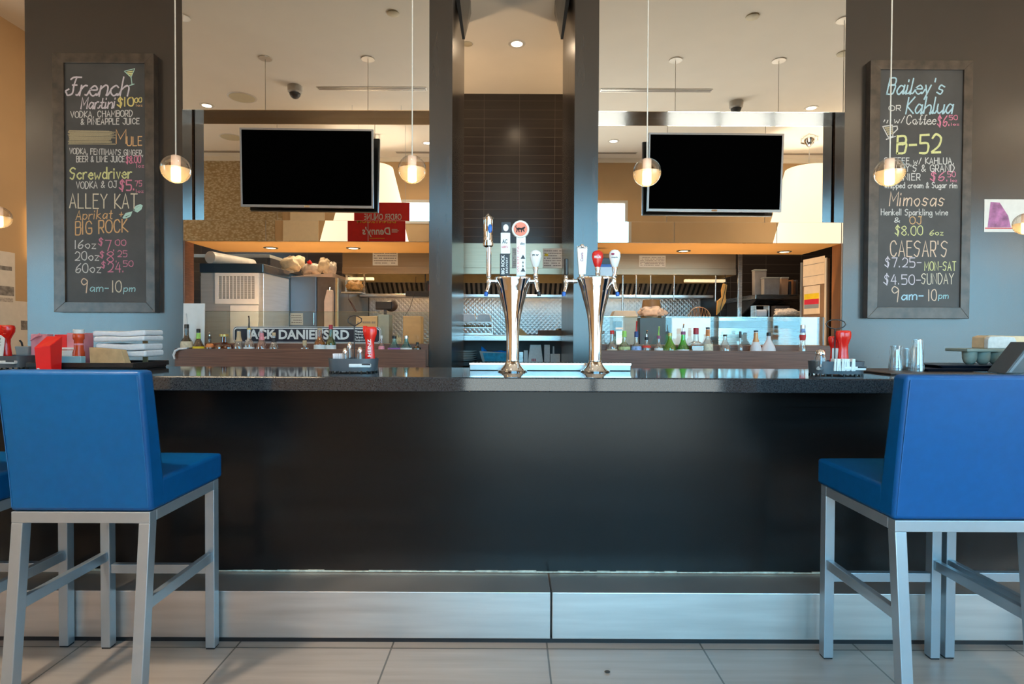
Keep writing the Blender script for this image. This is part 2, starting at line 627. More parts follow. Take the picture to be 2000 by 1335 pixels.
def papertext(mb, x0, x1, z0, z1, Y, rows, seed=0, facing=-1):
    """small lines of print as thin bars"""
    r = random.Random(seed)
    h = (z1 - z0) / rows
    for i in range(rows):
        x = x0
        while x < x1 - 0.004:
            w = min(r.uniform(0.006, 0.02), x1 - x)
            if r.random() < 0.85:
                mb.box(x, x + w * 0.8, Y - 0.0006, Y, z1 - (i + 0.7) * h, z1 - (i + 0.35) * h)
            x += w
    return mb

# ================================================================== the room
struct(MB().box(-XS, XS, YR - 0.2, 7.3, -0.1, 0).build('floor', M_FLOOR))
struct(MB().box(-XS, XS, YR - 0.2, 7.3, HC, HC + 0.1).build('ceiling', M_CEIL))
struct(MB().box(-5.6, 5.6, YK, YK + 0.1, 0, HC).build('wall_kitchen', M_KTILE))
struct(MB().box(-4.82, -4.70, 4.5, YK, 0, HC).box(-XS, -4.82, 4.5, 4.62, 0, HC).build('wall_left', M_TAN))
struct(MB().box(5.56, 5.68, 4.5, YK, 0, HC).box(5.68, XS, 4.5, 4.62, 0, HC).build('wall_right', M_TAN))
struct(MB().box(-XS - 0.1, -XS, YR - 0.2, 4.62, 0, HC).build('wall_far_left', M_TAN))
struct(MB().box(XS, XS + 0.1, YR - 0.2, 4.62, 0, HC).build('wall_far_right', M_TAN))
# the wall behind the camera, cut around its windows
mb = MB()
edges = sorted(REARWIN)
x = -XS
for x0, x1, z0, z1 in edges:
    mb.box(x, x0, YR - 0.12, YR, 0, HC)
    mb.box(x0, x1, YR - 0.12, YR, 0, z0)
    mb.box(x0, x1, YR - 0.12, YR, z1, HC)
    x = x1
mb.box(x, XS, YR - 0.12, YR, 0, HC)
struct(mb.build('wall_rear', M_TAN))
M_WFRAME = mat('pale_window_frame', (0.62, 0.60, 0.56), 0.4, var=0.03)
M_PANE = glass('window_glass', (0.95, 0.98, 0.98), 0.03)
for i, (x0, x1, z0, z1) in enumerate(REARWIN):
    fr = MB()
    t = 0.045
    ya, yb = YR - 0.10, YR + 0.012
    fr.box(x0, x1, ya, yb, z0, z0 + t).box(x0, x1, ya, yb, z1 - t, z1).box(x0, x0 + t, ya, yb, z0 + t, z1 - t).box(x1 - t, x1, ya, yb, z0 + t, z1 - t)
    k = max(1, round((x1 - x0) / 0.98))
    for j in range(1, k):
        xm = x0 + (x1 - x0) * j / k
        fr.box(xm - 0.022, xm + 0.022, ya, yb, z0 + t, z1 - t)
    w = struct(fr.build('window_%d' % (i + 1), M_WFRAME))
    MB().box(x0 + t, x1 - t, YR - 0.065, YR - 0.058, z0 + t, z1 - t).build('pane', M_PANE, w)
# woven wall covering and a plain panel on the rear wall, seen in the mirrors
mw = bpy.data.materials.new('woven_straw_wallcovering')
mw.use_nodes = True
n, l = mw.node_tree.nodes, mw.node_tree.links
b = n['Principled BSDF']
b.inputs['Roughness'].default_value = 0.8
t = n.new('ShaderNodeTexCoord')
mpg = n.new('ShaderNodeMapping')
mpg.inputs['Scale'].default_value = (23, 23, 42)
mpg.inputs['Rotation'].default_value = (0, 0.35, 0)
vo = n.new('ShaderNodeTexVoronoi')
vo.inputs['Scale'].default_value = 1.0
rp = n.new('ShaderNodeValToRGB')
rp.color_ramp.elements[0].color = (0.66, 0.56, 0.40, 1)
rp.color_ramp.elements[1].color = (0.36, 0.25, 0.12, 1)
rp.color_ramp.elements[1].position = 0.7
l.new(t.outputs['Object'], mpg.inputs['Vector'])
l.new(mpg.outputs[0], vo.inputs['Vector'])
l.new(vo.outputs['Distance'], rp.inputs['Fac'])
l.new(rp.outputs[0], b.inputs['Base Color'])
struct(MB().box(-5.5, -3.80, YR, YR + 0.015, 2.5, HC - 0.06).build('wall_covering', mw))
struct(MB().box(-3.66, -3.10, YR, YR + 0.03, 1.8, 3.52).build('wall_panel', mat('cream_panel_paint', (0.78, 0.64, 0.44), 0.7, var=0.03)))
struct(MB().box(-XS, XS, YR, YR + 0.03, HC - 0.07, HC).build('trim_1', M_CEIL))

# columns either side of the bar back and the two deep pillars between the mirrors
struct(MB().box(-3.675, -2.493, YM, 4.478, 0, HC).build('column_left', M_COLUMN))
struct(MB().box(2.502, 5.55, YM, 4.478, 0, HC).build('column_right', M_COLUMN))
struct(MB().box(-0.630, -0.4575, YM, 5.40, 0, HC).build('pillar_left', M_COLUMN))
struct(MB().box(0.465, 0.645, YM, 5.40, 0, HC).build('pillar_right', M_COLUMN))
BAYS = {'left': (-2.493, -0.630), 'right': (0.645, 2.502)}
ZU, ZB, ZS = 2.9125, 2.0845, 1.927     # upper mirror foot, bulkhead top, bulkhead soffit
M_HEAD = mat('dark_lacquered_header', (0.030, 0.028, 0.028), 0.14, var=0.15, scale=3, stretch=(0.6, 2, 8), spec=0.7)
for side, (x0, x1) in BAYS.items():
    struct(MB().box(x0, x1, YM + 0.008, 4.95, ZU, HC).build('wall_header_' + side, M_HEAD))
    struct(MB().box(x0, x1, YL + 0.006, 4.95, ZB, ZU).build('wall_backing_' + side, M_HEAD))
    struct(MB().box(x0, x1, YM + 0.008, 4.965, ZS, ZB).build('wall_bulkhead_' + side, M_SOFFIT))
    o = MB().box(x0 + 0.001, x1 - 0.001, YM, YM + 0.008, ZU, HC - 0.002).build('wall_mirror', M_MIRROR, bevel=0.001)
    tag(o, 'tall mirror above the %s screen reflecting the cream ceiling' % side, 'mirror', 'mirrors above the bar')
    o = MB().box(x0 + 0.001, x1 - 0.001, YL, YL + 0.006, ZB, ZU).build('wall_mirror', M_MIRROR)
    tag(o, 'recessed mirror directly behind the %s television screen' % side, 'mirror', 'mirrors behind the televisions')
    o = MB().box(x0 + 0.001, x1 - 0.001, YM, YM + 0.008, ZS, ZB).build('wall_mirror', M_MIRROR, bevel=0.001)
    tag(o, 'narrow mirror strip on the bulkhead below the %s television' % side, 'mirror', 'mirror strips on the bulkhead')
struct(MB().box(-2.4925, -2.482, YM + 0.003, 4.478, 0, ZS).build('trim_2', M_WOOD))  # added lining; its brown stands for warm light on the column side
struct(MB().box(2.491, 2.5015, YM + 0.003, 4.478, 0, ZS).build('trim_3', M_JAMB))  # added lining, coloured as the orange-lit side of the column
# dark wedge-shaped boxes high on the inner faces of the pillars
for side, s in (('left', -1), ('right', 1)):
    def q(px, py, Y):
        return at(1001.5 + s * abs(px - 1001.5), py, Y)
    near = [q(903, 77, 4.6), q(908, 77, 4.6), q(893, -40, 4.6), q(884, -40, 4.6)]
    far = [q(914, 22, 5.3), q(921.5, 22, 5.3), q(926, -40, 5.3), q(918, -40, 5.3)]
    t = thing('wedge_box', 'dark tapered box fixed high on inner face of %s pillar' % side, 'wall fixture', (near[0].x, 4.6, near[0].z), 'tapered boxes between the pillars')
    MB().hexa([near[0], near[1], far[1], far[0], near[3], near[2], far[2], far[3]]).build('casing', M_COLUMN, t, bevel=0.002)
    e = Vector((0, -0.004, 0))
    MB().hexa([near[0] + e, near[1] + e, near[1], near[0], near[3] + e, near[2] + e, near[2], near[3]]).build('edge_strip', M_BLACK, t)

# ================================================================== the bar
YF = 2.27
struct_bar = thing('bar_counter', 'long dark bar with polished granite top and stainless kick step', 'bar counter', (0, 2.5, 0))
MB().box(-3.6, 3.6, YF, 2.898, CT - 0.058, CT).build('countertop', M_GRANITE, struct_bar, bevel=0.005)
MB().box(-3.6, 3.6, 2.456, 2.50, 0.213, CT - 0.06).build('front_panel', M_PANEL, struct_bar)
MB().box(-3.6, 3.6, 2.44, 2.457, 0.93, CT - 0.06).build('top_rail', M_PANEL, struct_bar)
for a, bb in ((-3.6, 0.158), (0.164, 3.6)):
    st = MB().box(a, bb, YF, 2.455, 0.02, 0.207).build('kick_step', M_KICK, struct_bar, bevel=0.003)
MB().box(-3.6, 3.6, YF + 0.01, 2.45, 0.0, 0.02).build('toe_strip', M_BLACK, struct_bar)
# the worn light line of sealant between panel and step
mb = MB()
x = -2.2
while x < 2.4:
    w = random.uniform(0.02, 0.11)
    h = random.uniform(0.003, 0.008)
    mb.box(x, x + w * 1.02, 2.4525, 2.456, 0.2095, 0.2105 + h)
    x += w
mb.build('sealant_line', mat('dried_cream_sealant', (0.50, 0.46, 0.36), 0.8, var=0.35, scale=40), struct_bar)

# ------------------------------------------------------------------ bar stools
def make_stool(label):
    t = thing('bar_stool', label, 'bar stool', (0, 0, 0), 'blue bar stools at the bar')
    W, D, L = 0.222, 0.43, 0.036        # half width, depth, leg section; y = 0 at the back, D at the front
    zf = 0.662
    for s in (-1, 1):
        x = s * (W - L / 2)
        MB().box(x - L / 2, x + L / 2, D - L, D, 0.006, zf - L).build('leg', M_ALU, t, bevel=0.002)
        MB().box(x - L / 2 + 0.002, x + L / 2 - 0.002, D - L + 0.002, D - 0.002, 0, 0.007).build('foot_pad', M_BLACK, t)
        a = 0.004
        MB().hexa([(x - L / 2, -0.055, 0.006), (x + L / 2, -0.055, 0.006), (x + L / 2, L - 0.055, 0.006), (x - L / 2, L - 0.055, 0.006),
                   (x - L / 2, 0, zf - L), (x + L / 2, 0, zf - L), (x + L / 2, L, zf - L), (x - L / 2, L, zf - L)]).build('leg', M_ALU, t, bevel=0.002)
        MB().box(x - 0.011, x + 0.011, 0.0, D - L - 0.0005, 0.345, 0.382).build('side_stretcher', M_ALU, t, bevel=0.002)
    MB().box(-W + L, W - L, D - L + 0.006, D - 0.006, 0.295, 0.33).build('front_stretcher', M_ALU, t, bevel=0.002)
    fr = MB().box(-W, W, 0, L, zf - L, zf).box(-W, W, D - L, D, zf - L, zf).box(-W, -W + L, L, D - L, zf - L, zf).box(W - L, W, L, D - L, zf - L, zf)
    fr.build('seat_frame', M_ALU, t, bevel=0.002)
    # cushion: flat sides, slightly crowned top
    def cush(u, v):
        x = (u - 0.5) * 2
        y = v
        z = zf + 0.098 + 0.012 * (1 - x * x) * (1 - (2 * y - 1) ** 2)
        return Vector((x * (W + 0.006), 0.055 + y * (D - 0.055 + 0.018), z))
    sb = MB()
    nu, nv = 12, 12
    sb.grid(cush, nu, nv)
    k = len(sb.v)
    ring = [i for i in range(nu + 1)] + [j * (nu + 1) + nu for j in range(1, nv + 1)] + [nv * (nu + 1) + i for i in range(nu - 1, -1, -1)] + [j * (nu + 1) for j in range(nv - 1, 0, -1)]
    low = [Vector((sb.v[i].x, sb.v[i].y, zf + 0.001)) for i in ring]
    sb.v += low
    m = len(ring)
    for i in range(m):
        sb.f.append((ring[i], k + i, k + (i + 1) % m, ring[(i + 1) % m]))
    sb.f.append(tuple(k + i for i in range(m)))
    sb.build('seat', M_BLUE, t, bevel=0.012, smooth=40, seg=3)
    # upholstered back, leaning a little towards the room
    zb0, zb1 = zf + 0.001, 1.118
    lean, th0, th1 = 0.052, 0.082, 0.066
    bk = MB()
    nz = 8
    for i in range(nz + 1):
        q = i / nz
        z = zb0 + (zb1 - zb0) * q
        y0 = -lean * q ** 1.2
        y1 = y0 + th0 + (th1 - th0) * q
        bulge = 0.004 * math.sin(PI * q)
        w = W + 0.006
        bk.v += [Vector((-w, y0, z)), Vector((-w * 0.5, y0 - bulge, z)), Vector((0, y0 - bulge * 1.3, z)), Vector((w * 0.5, y0 - bulge, z)), Vector((w, y0, z)),
                 Vector((w, y1, z)), Vector((0, y1 + bulge, z)), Vector((-w, y1, z))]
    for i in range(nz):
        for k in range(8):
            k2 = (k + 1) % 8
            bk.f.append((i * 8 + k, i * 8 + k2, (i + 1) * 8 + k2, (i + 1) * 8 + k))
    bk.f.append(tuple(range(8)))
    bk.f.append(tuple(nz * 8 + i for i in range(8)))
    bk.build('backrest', M_BLUE, t, bevel=0.013, smooth=40, seg=3)
    for s in (-1, 1):
        MB().tube([(s * (W - 0.004), -lean * (i / 8) ** 1.2 - 0.0012, zb0 + 0.015 + (zb1 - zb0 - 0.03) * i / 8) for i in range(9)], 0.0016, 6).build('piping', M_SEAM, t, smooth=60)
    return t


SY = 1.825
stool = make_stool('blue vinyl bar stool in front of the napkins at left end of bar')
stool.location = (-1.378, SY, 0)
dup(stool, (-1.958, SY + 0.01, 0), 'bar stool mostly outside the picture, only its metal legs and footrails showing at left')
dup(stool, (1.417, SY - 0.05, 0), 'blue vinyl bar stool in front of the empty tumblers at right end of bar')
dup(stool, (1.884, SY - 0.045, 0), 'bar stool at the far right edge, its front leg close beside its neighbour')

# ================================================================== pendants over the bar
M_GCLEAR = glass('clear_cast_glass', (0.97, 0.93, 0.89), 0.07)
M_GGLOW = glass('glow_tinted_bubbled_glass', (1.0, 0.78, 0.50), 0.06, 0.15, body=0.38)  # the bulb's amber glow is put into the lower half's glass colour
M_TUBE = mat('frosted_tube', (0.85, 0.68, 0.56), 0.5, var=0.02, emis=(1.0, 0.60, 0.36), estr=0.35)
M_BULB = mat('glowing_bulb', (1, 0.9, 0.75), 0.5, var=0.01, emis=(1.0, 0.80, 0.52), estr=16.0)
M_CANOPY = mat('brushed_nickel_canopy', (0.70, 0.66, 0.60), 0.35, 0.4, var=0.03)


def pendant(px, py, Y, label, rad=0.063):
    p = at(px, py, Y)
    t = thing('globe_pendant', label, 'pendant lamp', (p.x, p.y, p.z), 'glass globe pendants over the bar')
    MB().sphere(p, rad, 32, 10, t0=0, t1=PI / 2).build('globe_upper_half', M_GCLEAR, t, smooth=80)
    MB().sphere(p, rad, 32, 10, t0=PI / 2, t1=PI).build('globe_lower_half', M_GGLOW, t, smooth=80)
    r = rad * 0.31
    MB().lathe([(r * 0.95, 0.004), (r, 0.010), (r, rad * 0.93), (r * 0.8, rad * 0.97)], p, 20).build('socket_tube', M_TUBE, t, smooth=50)
    MB().lathe([(r * 0.86, -rad * 0.88), (r, -rad * 0.8), (r, 0.004), (r * 0.9, 0.0045)], p, 20).build('bulb', M_BULB, t, smooth=50)
    MB().tube([(p.x, p.y, p.z + rad * 0.95), (p.x, p.y, HC - 0.006)], 0.0030, 8).build('cord', M_CORD, t, smooth=60)
    MB().lathe([(0.068, HC - 0.009), (0.070, HC - 0.001)], (p.x, p.y, 0), 28).build('ceiling_canopy', M_CANOPY, t, smooth=40)
    return t


pendant(343.5, 330, 2.615, 'lit glass globe pendant hanging in front of the left dark column')
pendant(805, 330.5, 2.615, 'lit glass globe pendant hanging beside the left television')
pendant(1263.5, 336.5, 2.615, 'lit glass globe pendant hanging in front of the right television edge')
pendant(1737.5, 336, 2.615, 'lit glass globe pendant overlapping the right chalkboard menu')
pendant(-122, 330, 2.615, 'globe pendant outside the frame whose cord shows in the left mirror')
pendant(2205, 340, 2.615, 'globe pendant outside the frame whose cord shows in the right mirror')
pendant(-2, 424, 3.40, 'half hidden lit globe pendant at the left picture edge before the tan wall')
pendant(2003, 437, 3.40, 'half hidden lit globe pendant at the right picture edge before a flyer')

# ================================================================== ceiling things
M_LENS = mat('glowing_downlight', (1, 0.95, 0.85), 0.4, var=0.01, emis=(1.0, 0.86, 0.66), estr=9.0)
M_TRIMRING = mat('white_trim_ring', (0.74, 0.70, 0.64), 0.4, var=0.02)


def downlight(x, y, z, label, r=0.08, group='recessed downlights', ring=None, lens=None):
    t = thing('recessed_downlight', label, 'downlight', (x, y, z), group)
    MB().lathe([(r * 0.72, z - 0.006), (r, z - 0.006), (r * 1.08, z - 0.0005), (r * 0.70, z - 0.0005)], (x, y, 0), 28, cap=False).build('trim_ring', ring or M_TRIMRING, t, smooth=40)
    MB().lathe([(r * 0.70, z - 0.004), (r * 0.70, z - 0.0012)], (x, y, 0), 24).build('lens', lens or M_LENS, t, smooth=40)
    return t


names = ['at the far left over the dining side', 'above the left end of the bar', 'mirrored beside the left pillar', 'mirrored beside the right pillar',
         'above the right end of the bar', 'at the far right over the dining side', 'over the middle of the bar', 'past the left end of the bar', 'past the right end of the bar']
for (x, y), nme in zip(DINING_LIGHTS, names):
    downlight(x, y, HC, 'small recessed ceiling downlight ' + nme)
downlight(0.036, 5.76, HC, 'bright round downlight in the kitchen ceiling between the pillars', 0.08)
M_ORANGE_LENS = mat('warm_glowing_lens', (1, 0.85, 0.6), 0.4, var=0.01, emis=(1.0, 0.76, 0.45), estr=5.0)
for px, py, w in ((529, 483.5, 'left light in the soffit under the left television'), (690, 484, 'light in the soffit under the left television nearer the pillar'),
                  (1335, 489.5, 'light in the soffit under the right television nearer the pillar'), (1532, 491, 'right light in the soffit under the right television')):
    d = CR @ Vector(((px - 1000.0) / F, -(py - 667.5) / F, -1.0))
    q = CAM + d * ((ZS - CAM.z) / d.z)
    downlight(q.x, q.y, ZS, 'warm recessed ' + w, 0.054, 'downlights under the bulkheads', M_DARKGREY, M_ORANGE_LENS)
    lamp('soffit_lamp', 'SPOT', (q.x, q.y, ZS - 0.012), 9.0, WARM2, 0.03, (0, 0, 0), 140)
M_CAMW = mat('camera_housing_white', (0.58, 0.55, 0.50), 0.45, var=0.03)
for px, py, w in ((577, 172, 'left'), (1433, 202, 'right')):
    Dv = (HC - CAM.z) * F / (650 - py + (px - 1000) * 0.0042)
    x, y = (px - 1000) * Dv / F, 2 * YM - Dv
    t = thing('dome_camera', 'dome security camera on the ceiling reflected in the %s upper mirror' % w, 'security camera', (x, y, HC), 'ceiling dome cameras')
    MB().lathe([(0.063, HC - 0.082), (0.082, HC - 0.067), (0.087, HC - 0.0005)], (x, y, 0), 28).build('housing', M_CAMW, t, smooth=40)
    MB().sphere((x, y, HC - 0.082), 0.063, 24, 10, t0=PI / 2, t1=PI).build('dome', M_DARKGREY, t, smooth=60)
M_VENT = mat('vent_slot_dark', (0.16, 0.13, 0.11), 0.6, var=0.1)
for x0, x1, y, w in ((-2.31, -1.02, 1.875, 'left upper mirror'), (1.035, 2.355, 1.86, 'right upper mirror'), (-1.87, 1.98, -0.21, 'lower mirrors beside both televisions'), (-5.1, -4.1, -0.21, 'lower left mirror corner'), (4.1, 5.0, -0.21, 'lower right mirror corner')):
    t = thing('slot_diffuser', 'long thin slot air diffuser in the ceiling reflected in the ' + w, 'air vent', ((x0 + x1) / 2, y, HC), 'ceiling slot diffusers')
    MB().box(x0, x1, y - 0.045, y + 0.045, HC - 0.006, HC - 0.0005).build('frame', M_CANOPY, t)
    MB().box(x0 + 0.01, x1 - 0.01, y - 0.030, y - 0.012, HC - 0.0075, HC - 0.005).box(x0 + 0.01, x1 - 0.01, y + 0.012, y + 0.030, HC - 0.0075, HC - 0.005).build('slot', M_VENT, t)
M_GRILLE = mat('beige_speaker_grille', (0.60, 0.54, 0.38), 0.7, var=0.06, scale=160)
for x, y, r, w in ((-3.33, 1.605, 0.17, 'left upper mirror beside the dome camera'), (-4.17, 0.465, 0.165, 'lower left mirror beside the television'), (-2.85, 0.48, 0.105, 'lower left mirror above the television')):
    t = thing('ceiling_speaker', 'round beige ceiling speaker reflected in the ' + w, 'speaker', (x, y, HC), 'ceiling speakers')
    MB().lathe([(r * 0.95, HC - 0.006), (r, HC - 0.0005)], (x, y, 0), 32).build('rim', M_TRIMRING, t, smooth=40)
    MB().lathe([(r * 0.86, HC - 0.008), (r * 0.88, HC - 0.005)], (x, y, 0), 32).build('grille', M_GRILLE, t, smooth=40)
M_DISC = mat('cream_cover_plate', (0.60, 0.52, 0.36), 0.5, var=0.03)
for x, y, w, r in ((-1.086, 3.48, 'mirrored near the top of left upper mirror', 0.055), (2.17, 3.45, 'mirrored near the top of right upper mirror', 0.06), (3.39, 2.775, 'at the right edge of right upper mirror', 0.068),
                   (-0.457, 5.76, 'in the ceiling strip close to the left pillar', 0.048), (-3.48, 2.85, 'at the left edge of left upper mirror', 0.045)):
    o = MB().lathe([(r * 0.9, HC - 0.012), (r, HC - 0.009), (r, HC - 0.0005)], (x, y, 0), 24).build('sprinkler_cover', M_DISC, smooth=40)
    tag(o, 'small round ceiling cover plate ' + w, 'sprinkler cover', 'round ceiling cover plates')

# big cone lamps: two seen in mirrors, two unseen added to light ceiling
M_SHADE = mat('white_glowing_shade', (0.85, 0.78, 0.66), 0.8, var=0.02, emis=(1.0, 0.82, 0.58), estr=1.05)
for x, y, lab in ((-2.07, 0.60, 'large white conical fabric pendant lamp reflected in the left mirrors'), (4.32, 0.60, 'large white conical fabric pendant lamp reflected in the right mirrors'),
                  (-7.0, 0.75, 'added conical white lamp far left, out of view, lighting the ceiling'), (7.3, 0.9, 'added conical white lamp far right, out of view, lighting the ceiling')):
    z0, z1, r0, r1 = 2.41, 3.64, 0.63, 0.32
    t = thing('cone_pendant', lab, 'pendant lamp', (x, y, z0), 'large white cone lamps')
    MB().lathe([(r0, z0), (r1, z1), (r1 - 0.006, z1), (r0 - 0.005, z0)], (x, y, 0), 48, cap=False).build('lamp_shade', M_SHADE, t, smooth=40)
    MB().tube([(x, y, z1 + 0.008), (x, y, HC - 0.12)], 0.006, 8).build('cord', M_CHROME, t, smooth=60)
    cn = MB().lathe([(0.018, HC - 0.15), (0.05, HC - 0.11), (0.075, HC - 0.06), (0.075, HC - 0.001)], (x, y, 0), 24)
    for k in range(3):
        a = k * 2 * PI / 3
        cn.tube([(x + 0.06 * math.cos(a), y + 0.06 * math.sin(a), HC - 0.09), (x + 0.125 * math.cos(a), y + 0.125 * math.sin(a), HC - 0.06), (x + 0.125 * math.cos(a), y + 0.125 * math.sin(a), HC - 0.001)], 0.013, 6)
    cn.build('ceiling_canopy', M_CHROME, t, smooth=40)
    lamp('cone_lamp_bulb', 'POINT', (x, y, 3.10), 320, (1, 0.89, 0.73), 0.10)

# hanging red sign, reading towards the bar
sx, sy, sz0, sz1, sw = -1.73, 1.38, 2.275, 2.957, 0.735
t = thing('hanging_sign', 'red hanging sign with white lettering, seen reversed in the left mirrors', 'sign', (sx, sy, sz0))
MB().box(-sw / 2 + sx, sw / 2 + sx, sy - 0.006, sy + 0.006, sz0, sz1).build('sign_board', mat('red_sign_board', (0.78, 0.022, 0.018), 0.45, var=0.05), t, bevel=0.002)
M_SIGNW = mat('white_sign_lettering', (0.85, 0.80, 0.74), 0.6, var=0.02)
M_SIGNY = mat('yellow_sign_lettering', (0.80, 0.42, 0.03), 0.6, var=0.02)
U, V = (-1, 0, 0), (0, 0, 1)
yy = sy + 0.0075
letters(MB(), 'ORDER ONLINE', (sx + 0.262, yy, 2.728), U, V, 0.495, 0.082, 0.012).build('lettering', M_SIGNW, t)
letters(MB(), 'DENNYS.COM', (sx + 0.248, yy, 2.628), U, V, 0.495, 0.063, 0.012).build('lettering', M_SIGNY, t)
mb = letters(MB(), "Denny's", (sx + 0.18, yy, 2.452), U, V, 0.36, 0.128, 0.02, 0.15)
for k in range(3):
    mb.box(sx + 0.195, sx + 0.285 - 0.018 * abs(k - 1), yy - 0.0006, yy, 2.512 + k * 0.0165, 2.520 + k * 0.0165)
mb.build('lettering', M_SIGNW, t)
MB().box(sx - 0.09, sx + 0.105, yy - 0.0006, yy, 2.432, 2.441).build('underline', M_SIGNY, t)
for s in (-1, 1):
    MB().tube([(sx + s * 0.31, sy, sz1), (sx + s * 0.31, sy, HC)], 0.0018, 6).build('hanging_wire', M_ALU, t)

# ================================================================== televisions
def television(corners, tilt_top, tilt_bot, label, lean):
    (tlx, tly), (brx, bry) = corners
    a = at(tlx, tly, tilt_top)
    b2 = at(brx, bry, tilt_bot)
    cx, w, h = (a.x + b2.x) / 2, b2.x - a.x, a.z - b2.z
    cy, cz = (tilt_top + tilt_bot) / 2, (a.z + b2.z) / 2
    t = thing('television', label, 'television', (0, 0, 0), 'switched-off televisions')
    B = 0.0142
    MB().box(-w / 2 + B, w / 2 - B, -0.004, 0.004, -h / 2 + B, h / 2 - B).build('screen', M_SCREEN, t)
    fr = MB().box(-w / 2, w / 2, -0.007, 0.010, h / 2 - B, h / 2).box(-w / 2, w / 2, -0.007, 0.010, -h / 2, -h / 2 + B + 0.005)
    fr.box(-w / 2, -w / 2 + B, -0.007, 0.010, -h / 2 + B, h / 2 - B).box(w / 2 - B, w / 2, -0.007, 0.010, -h / 2 + B, h / 2 - B)
    fr.build('bezel', M_BEZEL, t, bevel=0.0015)
    MB().box(-w / 2 + 0.004, w / 2 - 0.004, 0.010, 0.028, -h / 2 + 0.003, h / 2 - 0.003).build('rear_cover', M_BLACK, t, bevel=0.004)
    MB().box(-0.24, 0.24, 0.028, 0.050, -h / 2 + 0.02, h / 2 - 0.07).build('electronics_hump', M_BLACK, t, bevel=0.004)
    MB().box(-0.021, 0.021, -0.0085, -0.006, -h / 2 + 0.002, -h / 2 + 0.015).build('maker_badge', M_CHROME, t)
    MB().box(-0.09, 0.09, 0.050, 0.080, -0.08, 0.08).build('wall_bracket', M_DARKGREY, t)
    t.location = (cx, cy, cz)
    t.rotation_euler = (math.atan2(tilt_bot - tilt_top, h), math.radians(lean), 0)
    return t


television(((467.5, 250.5), (730.5, 406)), 4.388, 4.418, 'switched-off flat television in front of the left mirror', 0.5)
television(((1266.5, 259.5), (1525.5, 414)), 4.388, 4.418, 'switched-off flat television in front of the right mirror', 0.25)

# ================================================================== chalkboard menus
CH = {}
for k, c in dict(white=(0.66, 0.65, 0.63), lilac=(0.66, 0.60, 0.66), yellow=(0.72, 0.60, 0.22), lime=(0.68, 0.68, 0.32), orange=(0.70, 0.42, 0.20), pink=(0.66, 0.22, 0.33),
                 teal=(0.36, 0.62, 0.66), cream=(0.70, 0.62, 0.48), blue=(0.42, 0.62, 0.72), mint=(0.50, 0.74, 0.66), peach=(0.74, 0.56, 0.42), tanc=(0.40, 0.34, 0.22)).items():
    CH[k] = mat('chalk_' + k, c, 0.95, var=0.22, scale=300)
YB = 4.293


def board(fx0, fy0, fx1, fy1, ix0, iy0, ix1, iy1, label):
    a, b2 = at(fx0, fy0, YB), at(fx1, fy1, YB)
    c, d = at(ix0, iy0, YB), at(ix1, iy1, YB)
    X0, X1, Z0, Z1 = a.x, b2.x, b2.z, a.z
    x0, x1, z0, z1 = c.x, d.x, d.z, c.z
    t = thing('chalkboard_menu', label, 'chalkboard', ((X0 + X1) / 2, YM, Z0), 'chalkboard menus on the columns')
    MB().box(x0 - 0.01, x1 + 0.01, YB + 0.012, YB + 0.03, z0 - 0.01, z1 + 0.01).build('slate', M_SLATE, t)
    f0, f1 = YB, YM
    fr = MB()
    for P in ([(X0, Z0), (X1, Z0), (x1, z0), (x0, z0)], [(X0, Z1), (x0, z1), (x1, z1), (X1, Z1)], [(X0, Z0), (x0, z0), (x0, z1), (X0, Z1)], [(X1, Z0), (X1, Z1), (x1, z1), (x1, z0)]):
        fr.prism(P, 'y', f0, f1)
    fr.build('frame', M_BFRAME, t, bevel=0.002)
    return t


